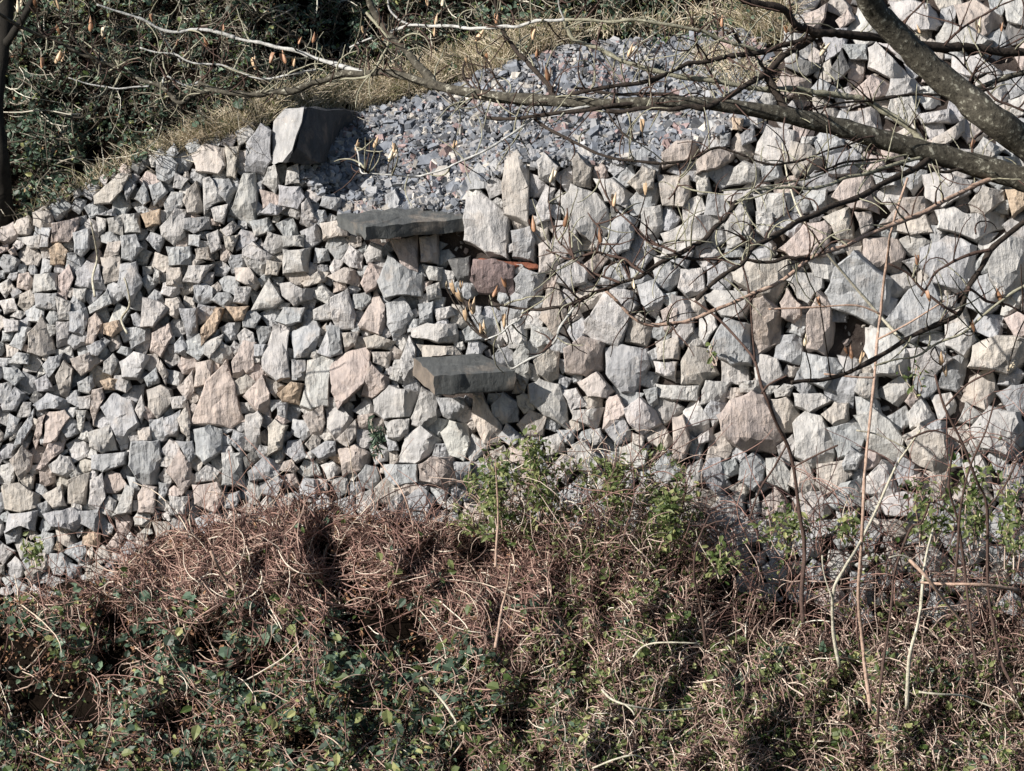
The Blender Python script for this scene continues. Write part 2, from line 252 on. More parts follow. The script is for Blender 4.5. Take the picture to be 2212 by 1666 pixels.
# ---------------------------------------------------------------- stones: outlines
STONES = """@0,0
g 1560,900 1640,790 1700,830 1700,1000 1660,1080 1550,1070
b 1210,960 1290,910 1410,940 1410,1040 1370,1090 1240,1070
b 1420,930 1500,930 1480,1110 1430,1100
g 985,1010 1060,975 1110,1030 1090,1120 1060,1150 990,1120
b 600,1230 740,1100 800,1110 760,1200 690,1270 600,1280
g 770,1170 810,1115 850,1170 800,1260
g 850,1250 900,1140 940,1260 900,1285
g 940,1170 1010,1150 1050,1210 970,1290
b 1180,1200 1230,1150 1290,1330 1180,1330 1150,1260
w 1280,1140 1320,1120 1410,1260 1340,1280 1290,1340
g 1340,1130 1440,1130 1480,1200 1440,1290 1380,1220
w 1530,1110 1600,1100 1600,1380 1570,1410 1450,1340 1500,1200
w 1690,1060 1730,1040 1760,1160 1730,1210 1650,1150
w 1810,1060 1870,1035 1885,1150 1800,1160
g 1760,1170 1880,1180 1910,1240 1870,1310 1760,1290
w 1100,1090 1180,1130 1140,1190 1090,1180
g 1040,1280 1080,1210 1150,1220 1150,1290 1050,1370
w 1010,1430 1100,1320 1170,1330 1160,1480 1090,1530 1020,1480
g 1160,1380 1310,1370 1320,1440 1220,1465 1160,1440
w 1330,1310 1430,1290 1400,1400 1350,1390
o 890,1350 1000,1320 1000,1410 920,1430
w 780,1350 880,1340 880,1460 790,1460
w 680,1380 780,1350 770,1480 690,1460
w 610,1370 670,1380 660,1450 620,1490
p 330,1410 500,1370 480,1440 430,1520 330,1520
w 110,1500 250,1480 240,1560 190,1560
g 260,1440 320,1440 300,1550 250,1550
o 315,1570 370,1520 420,1580 400,1659 320,1659
g 460,1470 550,1450 550,1560 510,1610 470,1590
g 760,1490 850,1480 890,1560 830,1640 770,1620
b 680,1530 760,1520 740,1600 650,1640
g 1190,1480 1260,1480 1250,1550 1190,1540
b 1230,1570 1310,1560 1340,1640 1240,1630
b 1410,1490 1500,1480 1460,1580 1420,1560
w 1530,1570 1590,1530 1700,1610 1680,1659 1530,1620
w 1780,1490 1910,1480 1900,1550 1790,1550
w 1900,1290 1930,1260 2000,1400 1940,1430 1890,1400
b 2020,1410 2170,1370 2180,1480 2040,1500
g 610,1350 720,1310 730,1360
g 1640,1340 1700,1280 1800,1300 1740,1350
w 1300,1480 1370,1450 1390,1560 1330,1590
@0,1000
w 220,150 360,140 350,240 210,260
p 370,160 430,90 460,170 420,300 365,270
g 490,130 550,70 620,90 640,180 665,240 480,210
b 640,50 750,30 750,180 660,200
g 760,90 850,80 890,200 820,330 750,200
g 1055,-20 1190,-25 1205,85 1070,85
b 1050,110 1130,110 1150,230 1050,210
w 1190,95 1330,90 1250,200 1150,190
w 465,240 540,240 530,320 460,300
g 220,270 350,270 350,370 225,350
w 350,290 440,330 440,430 370,430
g 560,350 670,250 700,330 570,390
w 900,300 1010,330 1055,370 960,470 890,470
g 440,390 540,360 560,430 520,520 440,500
p 560,430 600,400 640,460 590,580 545,570
o 655,460 740,440 765,490 700,535 655,520
b 180,520 260,420 310,500 350,640 260,655 180,630
w 20,430 110,440 110,500 30,510
g 120,480 190,490 130,620 60,590
w 355,450 440,450 440,590 360,600
g 820,570 870,490 940,490 940,560 830,610
p 960,520 1060,460 1075,540 1010,660 950,620
o 1265,490 1350,370 1400,370 1350,500 1270,590
g 1130,370 1230,370 1250,540 1180,570 1160,460
w 1290,570 1400,530 1380,590 1320,670 1290,650
g 1100,590 1140,540 1180,600 1170,660 1100,640
b 1480,110 1570,110 1630,200 1600,240 1490,180
w 1530,30 1670,80 1660,165 1580,130
b 1680,60 1770,80 1740,150 1670,150
w 1790,0 1940,-10 1940,130 1790,135
w 1590,370 1690,180 1770,310 1720,350
w 1770,210 1830,200 1900,240 1980,230 1960,300 1850,335 1780,280
b 1900,200 2000,130 2060,140 2040,190 1920,220
w 1490,230 1580,230 1550,330 1470,320
o 1420,350 1560,350 1530,430 1480,430
g 1740,440 1790,360 1910,360 1880,440 1800,460
w 1650,680 1720,480 1810,520 1820,790 1740,800 1660,740
g 1830,520 1980,430 2010,500 1960,665 1860,660
g 2000,640 2080,460 2150,520 2150,640 2080,665
p 1460,700 1530,570 1600,590 1590,750 1530,805 1470,790
g 1600,590 1670,590 1660,660 1600,660
w 1940,700 2040,670 2100,690 2060,830 2060,960 1960,980 1900,960
g 1840,690 1920,690 1920,810 1840,810
o 1750,900 1830,830 1900,840 1880,960 1780,940
p 1540,910 1650,790 1690,900 1700,1040 1600,980
p 1220,1050 1300,830 1420,710 1470,850 1500,1000 1540,1060 1450,1100 1210,1080
p 1235,710 1350,680 1320,830 1225,850
b 1120,860 1210,760 1220,880 1180,940
w 760,700 840,640 940,660 860,790 770,790
w 655,700 710,650 740,690 700,780 650,760
g 550,600 650,550 685,570 610,660 560,650
b 450,680 560,640 640,690 510,780 460,720
g 60,690 110,640 180,650 170,710 60,705
g 20,730 110,740 150,790 90,840 30,800
g 270,720 310,670 390,650 370,720 310,790
b 350,790 400,700 450,750 430,930 380,900
g 220,820 290,780 340,880 240,880
g 490,830 580,780 590,850 560,890 500,880
o 635,820 690,800 740,810 720,870 660,870
g 910,800 980,740 1000,830 930,850
b 1000,760 1010,690 1060,770 1040,835
b 930,880 1010,850 1060,880 1080,940 990,1050 940,980
g 10,970 90,860 150,900 100,1000 20,1000
g 220,970 300,900 430,950 430,1020 340,990 250,1000
p 290,1020 400,1010 430,1050 350,1190 280,1200
p 570,1000 580,880 640,870 650,930 590,1090
g 640,990 720,900 820,950 860,1080 800,1230 760,1240 700,1100
w 490,920 570,910 560,990 500,990
g 30,1170 60,1030 120,1060 80,1150
g 80,1250 120,1130 210,1000 200,1100 130,1210
p 210,1190 240,1060 280,1040 260,1150 225,1240
w 480,1010 540,1010 520,1150 490,1110
w 850,1000 890,910 920,1000 890,1080
g 1030,1060 1130,1010 1110,1160 1040,1160
b 1120,1060 1180,960 1200,1030 1190,1180 1140,1130
w 1550,1050 1620,1020 1650,1060 1640,1220 1600,1270 1545,1240
g 1220,1130 1320,1100 1390,1130 1390,1250 1280,1320 1240,1270
b 1690,1110 1730,1070 1790,1110 1770,1230 1680,1290
b 1910,1040 2030,980 2040,1080 2020,1180 1960,1150
g 1740,960 1810,960 1800,1060 1750,1030
b 870,1120 950,1110 950,1190 870,1190
g 830,1210 990,1210 1010,1310 1000,1460 880,1470 820,1350
g 580,1290 780,1270 770,1340 650,1385 580,1370
w 560,1150 690,1100 730,1250 640,1265 570,1230
p 230,1370 300,1220 410,1190 390,1260 260,1370
b 70,1320 140,1230 200,1290 190,1370 120,1450
w 310,1350 380,1290 430,1300 480,1380 420,1420 330,1390
p 1050,1390 1130,1260 1200,1350 1200,1460 1140,1535 1110,1450
g 1110,1200 1210,1200 1230,1290 1190,1330
w 1240,1400 1310,1340 1380,1390 1340,1440 1240,1450
w 1400,1280 1540,1280 1540,1470 1400,1470
g 1570,1390 1660,1300 1780,1330 1740,1430 1580,1440
b 430,1450 560,1400 540,1590 430,1580
w 570,1450 640,1410 660,1550 620,1620 560,1590
b 270,1540 380,1480 410,1600 330,1610
b 20,1480 120,1470 240,1540 250,1600 130,1640 40,1620
w 710,1659 790,1480 840,1500 820,1640
p 870,1540 900,1480 980,1490 960,1640 870,1640
g 1000,1460 1070,1470 1030,1560 990,1580
g 800,1420 850,1430 880,1500 830,1520
p 1220,1480 1360,1460 1420,1560 1350,1640 1230,1590
w 1070,1550 1190,1550 1180,1659 1070,1659
g 1960,1260 2050,1200 2110,1200 2110,1290 2010,1300
w 1000,130 970,110 965,190 1005,200
g 280,1660 460,1620 540,1690 470,1760 330,1730
g 40,1770 60,1660 230,1640 210,1760 130,1730
g 470,1640 620,1630 680,1720 590,1760 480,1700
@1300,1000
w 30,300 130,250 180,400 170,480 80,490 40,420
g 330,190 400,30 480,100 600,150 590,280 500,270 370,290
p 220,200 270,80 360,110 310,220 250,260
b 10,160 110,110 200,130 200,220 70,190
w 610,90 730,110 720,190 650,180
w 100,60 150,-30 230,30 220,110 150,100
p 210,460 310,260 360,350 380,500 330,520 220,480
g 380,340 480,290 540,400 520,480 430,560 390,460
g 580,340 670,325 670,450 590,455
w 630,230 710,200 720,290 640,310
w 540,490 640,460 810,460 820,580 700,570 550,540
w 680,370 780,350 810,400 700,440
g 0,480 80,470 100,620 20,660
b 100,520 200,510 180,590 120,630
b 240,550 310,530 430,570 400,620 260,610
p 20,700 140,640 280,610 230,830 170,880 80,970 40,880
b 290,640 400,640 390,740 300,700
p 230,900 270,700 360,790 400,800 390,850 290,920
w 460,700 520,545 555,620 550,800 490,840
w 400,800 430,690 480,690 480,830
b 580,590 800,600 840,650 620,670
w 310,940 400,860 550,890 570,930 520,1040 370,1050 310,1010
w 540,1050 600,870 700,920 690,1060 620,1110 540,1090
g 700,930 850,930 890,990 800,1070 740,1040
p 920,1050 930,920 980,920 1100,1100 1090,1200 990,1200
w 370,1080 520,1060 510,1150 450,1190 390,1170
w 0,1000 90,980 160,1060 140,1130 60,1180 10,1110
b 60,1190 180,1070 190,1170 130,1230
p 200,1040 290,1030 280,1130 200,1110
w 470,1290 500,1170 590,1110 720,1200 640,1290 560,1330 470,1320
w 730,1150 780,1080 880,1090 900,1200 860,1310 780,1280
p 590,1350 660,1305 780,1310 810,1450 740,1480 600,1440
g 800,1330 910,1330 900,1440 830,1470
p 80,1250 180,1230 280,1280 250,1370 110,1410
g 370,1350 560,1350 560,1450 430,1470 380,1430
g 510,1550 590,1480 680,1550 640,1640 530,1620
w 350,1640 440,1540 500,1520 490,1650
w 720,1600 800,1540 850,1580 820,1650
r 930,60 1040,60 1170,100 1180,280 960,250 920,180
d 770,60 890,50 910,190 830,190
g 1190,180 1240,110 1370,150 1350,260 1270,300 1200,250
w 1460,100 1550,60 1640,120 1620,190 1530,220 1450,190
p 1370,340 1390,260 1460,220 1500,350 1540,480 1510,540 1430,520 1350,420
w 1640,440 1760,250 1900,260 1930,350 1880,470 1830,590 1700,560 1630,510
g 1960,220 2060,190 2120,280 2080,420 1990,340
b 1900,430 1970,400 2070,470 2010,590 1890,560
p 2110,380 2212,310 2212,520 2130,490
w 1100,450 1260,400 1250,620 1150,600 1110,530
g 870,500 960,410 1080,440 1000,550 880,560
w 1290,470 1400,490 1450,560 1330,600 1290,560
w 1180,660 1230,570 1270,640 1280,780 1240,900 1190,770
b 1310,690 1400,630 1460,640 1460,790 1410,820 1340,770
p 1500,620 1600,550 1740,590 1730,740 1640,780 1510,760
g 1760,620 1840,590 2010,620 2020,720 1930,880 1860,870 1770,770
b 2080,580 2212,540 2212,680 2090,680
w 2070,700 2200,700 2190,810 2080,760
b 1590,830 1700,770 1800,880 1760,920 1650,910
w 1280,850 1350,820 1460,850 1510,960 1510,1100 1380,1030 1290,950
w 1480,880 1570,870 1640,970 1540,1000
w 1550,1010 1740,990 1700,1120 1560,1060
p 1770,930 1830,910 1880,1010 1780,1130 1740,1120
w 1880,1000 1970,930 2060,1000 2100,1080 1990,1150 1900,1070
w 2080,840 2212,850 2212,940 2100,920
g 2000,880 2080,860 2090,960 2040,1000
w 1550,1230 1610,1190 1720,1300 1680,1400 1590,1370
w 1660,1130 1720,1120 1750,1200 1680,1220
g 1450,1130 1560,1130 1550,1230 1480,1190
b 1930,1150 2000,1170 1990,1230 1930,1210
@1300,0
p 400,1510 570,1490 575,1710 480,1680
w 240,1600 280,1530 350,1560 340,1640 260,1650
b 590,1500 690,1480 700,1650 600,1640
w 870,1380 890,1260 980,1230 1080,1310 1140,1370 1120,1600 1000,1570 880,1500
g 880,1120 960,1030 1020,1090 1020,1180 900,1190
b 1130,1000 1200,960 1270,1040 1260,1380 1120,1330 1110,1150
w 1330,1020 1370,970 1450,1050 1430,1160 1340,1120
b 1550,1010 1580,970 1660,1060 1660,1180 1560,1160
g 1170,1460 1280,1430 1310,1520 1300,1640 1180,1610
w 1490,1260 1550,1180 1700,1230 1800,1360 1760,1450 1700,1540 1600,1460 1490,1340
w 1320,1310 1380,1170 1430,1200 1400,1370 1330,1400
w 1420,1540 1450,1400 1550,1400 1600,1560 1500,1600
w 1690,1130 1800,1130 1910,1220 1880,1300 1760,1260
g 1780,1440 1850,1340 1960,1390 1900,1560 1810,1600
w 1990,1320 2100,1300 2130,1430 2040,1560 1980,1440
b 1900,1150 1990,1050 2060,1080 2050,1180 1970,1210
g 370,1230 430,1200 460,1260 440,1310 375,1310
@2680,0
p -60,960 20,890 160,890 180,940 60,1010 -60,1050
p 150,1010 220,940 380,950 350,1010 270,1050 160,1085
w 140,1090 210,1090 240,1220 160,1220
b -90,1110 100,1110 100,1240 60,1290 -60,1290
g 430,850 500,790 520,880 440,910
w 540,900 600,800 760,830 740,940 720,1010 640,1040 530,960
w 390,1060 440,1020 550,1070 540,1140 350,1160
g 560,1050 680,1030 690,1110 570,1140
b 720,1020 760,900 860,920 960,1000 900,1090 780,1090
w 330,1200 520,1200 440,1290 330,1260
w 520,1230 740,1220 760,1310 660,1370 540,1330
g 970,980 1130,940 1220,1010 1170,1090 990,1090
p 1010,1240 1100,1120 1240,1110 1290,1220 1280,1330 1130,1300
g 820,1200 960,1200 960,1320 900,1330
g 1260,1090 1400,1090 1390,1160 1290,1180
w 1590,1110 1700,1080 1880,1140 1860,1210 1700,1290 1600,1240
b 1330,1400 1460,1250 1660,1240 1640,1330 1500,1370
b 1870,1280 1960,1180 2080,1200 2080,1260 1960,1350 1890,1330
o 2100,1200 2212,1190 2212,1290 2140,1350
w 1680,1330 1780,1310 1860,1350 2090,1340 2070,1430 1900,1500 1690,1430
b 1420,1410 1580,1350 1630,1460 1500,1475 1420,1450
w 330,1420 430,1270 480,1380 480,1500 350,1560
w -50,1470 150,1370 300,1330 300,1420 200,1510 100,1560 -50,1600
w 530,1340 620,1350 640,1450 590,1500 530,1450
p 690,1560 830,1420 950,1400 990,1440 960,1600 760,1610
b 950,1370 1110,1310 1130,1490 1050,1530 1000,1420
b 1150,1340 1240,1330 1260,1430 1190,1470
g 1570,1570 1750,1480 1900,1560 1890,1740 1830,1830 1650,1770 1570,1670
w 1970,1560 2090,1480 2212,1520 2212,1830 2060,1850 2000,1740
p 1210,1510 1400,1500 1450,1590 1420,1720 1290,1700 1210,1620
w 810,860 900,860 900,910 810,905
o 370,740 440,750 430,820 380,810
g 300,850 360,840 350,920 300,930
g 230,760 320,750 320,820 240,830
@2680,1000
w 0,290 60,300 110,330 120,500 60,590 0,570
w 170,430 260,390 270,480 200,580 170,530
b 380,110 500,60 720,60 730,140 640,370 560,290 400,180
w 190,290 270,250 460,260 480,330 440,410 310,400
w 720,180 780,140 940,150 930,230 850,320 790,290
p 680,330 720,240 800,340 800,400 760,450 690,410
p 850,400 910,280 990,340 990,560 950,630 850,600
p 510,320 570,300 680,400 670,570 530,640 500,430
g 980,260 1020,120 1140,20 1330,180 1330,300 1260,450 1000,350
g 1350,440 1490,250 1620,190 1700,400 1650,470 1500,550
w 1680,290 1780,280 1780,350 1700,360
w 1720,470 1840,440 1900,560 1830,650 1720,590
b 1900,600 2040,540 2212,560 2212,690 2100,760 1880,720
w 1220,490 1400,490 1440,600 1500,660 1480,770 1280,760 1220,620
w 1480,620 1640,610 1740,680 1640,780 1500,760
g 230,620 330,430 480,470 480,700 370,700
b 60,700 110,600 230,620 260,760 170,830 60,830
w 0,850 155,850 150,940 0,930
w 190,880 210,820 350,830 320,950 180,960
p 300,1040 370,950 500,900 570,930 640,1080 670,1190 640,1265 430,1235 320,1150
w 420,830 540,810 560,900 500,890 430,890
w 640,880 700,840 760,850 730,910 650,920
w 770,900 930,900 990,940 860,1010 780,970
g 800,760 830,650 1010,680 1060,740 950,850 850,820
w 1150,880 1180,780 1280,780 1290,920 1200,920
b 940,1030 1020,960 1090,970 1100,1100 1030,1110
w 760,1090 840,1020 930,1050 1010,1180 1000,1330 880,1350 780,1280
w 1170,1060 1270,1010 1370,1080 1440,1180 1460,1280 1380,1320 1240,1240
w 1480,1030 1560,930 1650,1060 1590,1100 1500,1110
b 1460,1180 1560,1110 1700,1170 1760,1370 1680,1400 1520,1330
w 1880,1130 2000,990 2150,1030 2212,1160 2212,1220 2100,1270 1960,1230
g 190,1390 220,1310 300,1310 310,1400 370,1480 300,1540 220,1480
g 430,1330 500,1280 580,1340 560,1440 500,1500 420,1440
w 590,1310 680,1300 740,1400 720,1500 600,1450
g 960,1580 1060,1470 1180,1440 1180,1600 1030,1620
g 1070,1340 1120,1240 1190,1290 1150,1370 1080,1380
p 1470,1430 1560,1400 1570,1480 1500,1490
w 1300,1560 1450,1520 1560,1540 1620,1659 1350,1659
w 220,1640 310,1540 430,1560 440,1660 330,1740 230,1700
g 2060,1360 2212,1350 2212,1560 2100,1520
p 0,1060 60,1050 100,1200 60,1300 0,1300
w 160,1170 250,1110 250,1190 170,1210
w 240,1760 440,1670 730,1690 730,1800 450,1840 280,1870
w 860,1700 1040,1690 1100,1760 900,1800
b 1250,1680 1400,1690 1600,1740 1400,1800
@L2680,0
p 830,90 960,30 950,110 910,180 840,150
p 1030,130 1100,60 1140,120 1060,180
w 1380,20 1500,5 1600,30 1680,150 1640,180 1520,180 1400,100
w 1670,230 1720,150 1850,170 1970,250 1920,290 1670,280
p 1790,40 1900,0 2050,100 2070,160 1950,220 1820,160
w 2080,-20 2230,-20 2230,160 2110,130
d 990,450 1060,320 1110,430 1020,520
g 1070,280 1210,280 1220,370 1120,370
w 1240,310 1290,280 1440,430 1500,500 1380,490 1240,420
w 1380,500 1500,500 1570,560 1450,600 1350,600
p 1120,590 1250,480 1350,540 1360,590 1240,620
p 640,560 700,460 850,500 860,580 720,600
g 870,560 920,500 1020,560 990,610 890,600
w 1770,360 1920,350 2040,440 1900,480 1760,450
b 1640,870 1780,790 1820,760 1820,830 1720,900 1640,900
w 1540,720 1730,690 1740,770 1580,770
b 1380,850 1500,780 1560,860 1450,870
w 1890,960 1960,870 2080,940 2000,990
w 2120,640 2212,600 2230,720 2130,730
d 720,420 780,370 900,400 930,440 840,470
"""
PAL = {'g': (0.31, 0.318, 0.328), 'w': (0.375, 0.368, 0.36), 'b': (0.372, 0.345, 0.318), 'p': (0.385, 0.335, 0.31),
       'o': (0.41, 0.325, 0.25), 'r': (0.20, 0.155, 0.15), 'd': (0.12, 0.12, 0.12)}  # r and d darkened further to carry shade in the hollow below the upper slab
traced = []
ox = oy = 0; loose = False
for ln in STONES.split("\n"):
    ln = ln.strip()
    if not ln: continue
    if ln[0] == '@':
        loose = ln[1] == 'L'; ox, oy = [float(v) for v in ln.lstrip('@L').split(',')]; continue
    t = ln.split(); p = np.array([[float(v) for v in q.split(',')] for q in t[1:]])
    p = (p / 1.58 + [ox, oy]) / 1.8445
    p = p.mean(0) + (p - p.mean(0)) * 1.08
    traced.append([t[0], p, loose])

def poly_area(p):
    x, y = p[:, 0], p[:, 1]; return 0.5 * np.sum(x * np.roll(y, -1) - np.roll(x, -1) * y)
def centroid(p): return p.mean(0)

SLAB_ZONES = [
    [(730, 462), (1008, 435), (1005, 520), (790, 530)], [(885, 770), (1020, 762), (1125, 810), (1110, 850), (940, 865), (890, 820)],
    [(955, 618), (985, 618), (1000, 640), (1080, 640), (1085, 668), (1000, 668), (955, 660)],
    [(1795, 690), (1870, 700), (1868, 780), (1800, 760)], [(1590, 610), (1620, 605), (1622, 640), (1600, 650)],
    [(588, 230), (780, 230), (790, 330), (640, 360), (585, 352)], [(960, 512), (1010, 512), (1110, 545), (1160, 562), (1160, 580), (1035, 572), (960, 545)]]

# free space raster (4 units per cell) and filler stones
CS = 4.0
rx = np.arange(-120, 2330, CS) + CS / 2; ry = np.arange(-60, 1420, CS) + CS / 2
RX, RY = np.meshgrid(rx, ry)
wallmask = (RY > edge(RX) - 14) & (RY < btop(RX) + 130)
upright = (RX > 1590) & (RY <= edge(RX) + 5)
wallmask |= upright
wallmask &= ~((RX > 1560) & (RX < 1700) & (RY < 210))
occ = ~wallmask
for z in SLAB_ZONES: occ |= inside(z, RX, RY)
for _, p, _l in traced:
    c = centroid(p); occ |= inside(c + (p - c) * 1.0, RX, RY)
def dist_to(o, n=18):
    d = np.zeros(o.shape, int); cur = o.copy()
    for k in range(n):
        d[~cur] = k + 1
        nx = cur.copy()
        nx[1:] |= cur[:-1]; nx[:-1] |= cur[1:]; nx[:, 1:] |= cur[:, :-1]; nx[:, :-1] |= cur[:, 1:]
        if k % 2:
            nx[1:, 1:] |= cur[:-1, :-1]; nx[:-1, :-1] |= cur[1:, 1:]; nx[:-1, 1:] |= cur[1:, :-1]; nx[1:, :-1] |= cur[:-1, 1:]
        cur = nx
    return d * CS
seeds = []
dt = dist_to(occ)
taken = occ.copy()
def loc_r(x): return np.interp(x, [0, 900, 1300, 2212], [20, 22, 30, 37])
for frac in (1.0, 0.72, 0.5):
    if frac < 1.0: dt = dist_to(taken)
    cand = np.argwhere(dt > 0.62 * frac * loc_r(RX) - 1); rng.shuffle(cand)
    for (j, i) in cand:
        x, y = rx[i] + rng.uniform(-2, 2), ry[j] + rng.uniform(-2, 2)
        r = frac * loc_r(x) * rng.uniform(0.85, 1.2)
        ok = True
        for (sx, sy, sr) in seeds:
            if abs(sx - x) < 70 and (sx - x) ** 2 + (sy - y) ** 2 < (0.92 * (sr + r)) ** 2: ok = False; break
        if ok: seeds.append((x, y, r))
    for (sx, sy, sr) in seeds: taken |= (RX - sx) ** 2 + (RY - sy) ** 2 < (sr * 1.0) ** 2
S = np.array(seeds)
fill = []
for k, (x, y, r) in enumerate(seeds):
    nb = S[(np.abs(S[:, 0] - x) < 110) & (np.abs(S[:, 1] - y) < 110)]
    nb = nb[(nb[:, 0] != x) | (nb[:, 1] != y)]
    n = rng.integers(4, 7); a0 = rng.uniform(0, 6.28)
    asp = rng.uniform(0.75, 1.15); rot = rng.uniform(0, 3.14)
    pts = []
    for q in range(n):
        a = a0 + (q + rng.uniform(-0.3, 0.3)) * 6.283 / n
        ca, sa = math.cos(a), math.sin(a)
        lim = r * 1.75
        for (bx, by, br) in nb:
            dx, dy = bx - x, by - y; dd = math.hypot(dx, dy)
            tt = (dd * dd + r * r - br * br) / (2 * dd)         # power bisector
            cosang = (dx * ca + dy * sa) / dd
            if cosang > 0.05: lim = min(lim, tt / cosang)
        # march to the occupied border
        L = 3.0
        while L < lim:
            i = int((x + ca * L - rx[0]) / CS + 0.5); j = int((y + sa * L - ry[0]) / CS + 0.5)
            if i < 0 or j < 0 or i >= occ.shape[1] or j >= occ.shape[0] or occ[j, i]: break
            L += 2.0
        L = min(L + 5, lim) * rng.uniform(1.0, 1.13)
        pts.append((x + ca * L, y + sa * L))
    p = np.array(pts)
    if abs(poly_area(p)) > 90: fill.append(p)
keys = ['g', 'w', 'b', 'p', 'o', 'd']
for p in fill:
    x = p[:, 0].mean()
    kf = keys[rng.choice(6, p=[0.44, 0.29, 0.15, 0.075, 0.005, 0.04])]
    traced.append([kf, p, None])

# ---------------------------------------------------------------- stones: bodies
def stone_body(poly, key, r, prominence=1.0, dpush=0.0):
    c = centroid(poly); A = abs(poly_area(poly)); s = math.sqrt(A); sm = s * PXM
    if poly_area(poly) < 0: poly = poly[::-1]
    pts = []
    n = len(poly)
    for i in range(n):                       # rough broken outline
        a, b = poly[i], poly[(i + 1) % n]
        e = b - a; L = math.hypot(*e); nrm = np.array([e[1], -e[0]]) / (L + 1e-6)
        pts.append(a + (c - a) * r.uniform(-0.07, 0.02))
        m = max(1, min(4, int(L / 13)))
        off = r.normal(-0.012, 0.018) * L
        for k in range(1, m + 1):
            t = k / (m + 1) + r.uniform(-0.08, 0.08) / (m)
            pts.append(a + e * t + nrm * (off * math.sin(math.pi * t) + r.normal(0, 0.014) * min(L, 40)))
    pts = np.array(pts); m = len(pts)
    d0 = float(d_base(c[0], c[1]))
    h = min(0.04 + 0.34 * sm * r.uniform(0.15, 1.0), 0.21) * prominence
    tl = r.normal(0, 0.15, 2) + np.array([0.04, 0.0])
    planes = [(tl, 0.0)]
    for _ in range(2):
        ang = r.uniform(0, 6.283); g = r.uniform(0.3, 0.9)
        planes.append((tl - g * np.array([math.cos(ang), math.sin(ang)]), g * sm * r.uniform(0.08, 0.42)))
    if r.uniform() < 0.8:                        # a broken face turned away to the right or downwards
        ang = r.normal(-0.35, 0.55); g = r.uniform(0.9, 2.0)
        planes.append((tl - g * np.array([math.cos(ang), math.sin(ang)]), g * sm * r.uniform(0.20, 0.42)))
    def surf(pp):
        q = (pp - c) * PXM; q = q * [1, -1]
        f = np.min([q @ t + e for t, e in planes], 0)
        f = np.maximum(f, -0.5 * sm)
        return f + h + 0.022 * sm * wave(pp[:, 0], pp[:, 1], 12 + s * .45, int(abs(c[0]) * 7 + abs(c[1])) % 997, 5) + 0.006 * wave(pp[:, 0], pp[:, 1], 13, 9, 5)
    # front: constrained triangulation of scattered points
    inset = c + (pts - c) * r.uniform(0.93, 0.98, (m, 1))
    g = max(s / 6.5, 4.0)
    lo = pts.min(0); hi = pts.max(0)
    GXX, GYY = np.meshgrid(np.arange(lo[0], hi[0], g), np.arange(lo[1], hi[1], g))
    ip = np.stack([GXX.ravel(), GYY.ravel()], 1) + r.uniform(-0.35, 0.35, (GXX.size, 2)) * g
    core_ = c + (pts - c) * 0.84
    ip = ip[inside(core_, ip[:, 0], ip[:, 1])]
    allp = np.concatenate([pts, inset, ip])
    ov, oe, of, mv, me_, mf = delaunay_2d_cdt([Vector((float(x), float(y))) for x, y in allp], [(k, (k + 1) % m) for k in range(m)], [], 1, 1e-4)
    ov = np.array([tuple(v) for v in ov]); ring = np.full(m, -1)
    for oi, lst in enumerate(mv):
        for q in lst:
            if q < m: ring[q] = oi
    T = np.array([f for f in of if len(f) == 3], int).reshape(-1, 3)
    x, y = ov[:, 0], ov[:, 1]
    ar = (x[T[:, 1]] - x[T[:, 0]]) * (y[T[:, 2]] - y[T[:, 0]]) - (x[T[:, 2]] - x[T[:, 0]]) * (y[T[:, 1]] - y[T[:, 0]])
    T[ar > 0] = T[ar > 0][:, ::-1]
    rel = surf(ov)
    rel[ring] -= r.uniform(0.0, 0.04, m) * sm + 0.002
    slope = 0.35
    dd = d0 + slope * (d_base(ov[:, 0], ov[:, 1]) - d0)
    nfr = len(ov); V = [P(ov[:, 0], ov[:, 1], dd - rel + dpush)]
    R1 = c + (pts - c) * r.uniform(1.03, 1.14, (m, 1)) + np.array([r.uniform(0.02, 0.11) * s, r.uniform(0.0, 0.08) * s])
    R2 = c + (pts - c) * 1.0
    for pp, rl in ((R1, np.minimum(rel[ring] - 0.08 - 0.3 * sm, -0.03)), (R2, np.full(m, -0.24 - 0.3 * sm))):
        dd = d0 + slope * (d_base(pp[:, 0], pp[:, 1]) - d0); V.append(P(pp[:, 0], pp[:, 1], dd - rl + dpush))
    V = np.concatenate(V)
    i0 = np.arange(m); i1 = (i0 + 1) % m
    Q = np.concatenate([np.stack([ring[i0], ring[i1], nfr + i1, nfr + i0], 1), np.stack([nfr + i0, nfr + i1, nfr + m + i1, nfr + m + i0], 1)])
    base = np.array(PAL[key]) * r.uniform(0.88, 1.12) * (1 + r.normal(0, 0.008, 3))
    return V, T, Q, np.tile(base, (len(V), 1))

def stone_mesh(name, V, T, Q, tint):
    me = mesh_fast(name, V, [T, Q], tint, smooth=True)
    me.set_sharp_from_angle(angle=R(11))
    return me

wall = empty("dry_stone_wall", P(np.array(1106.), np.array(1250.), np.array(25.0)))
tag(wall, "rough dry stone bank of pale grey and pinkish angular blocks rising behind the brambles", "stone wall")
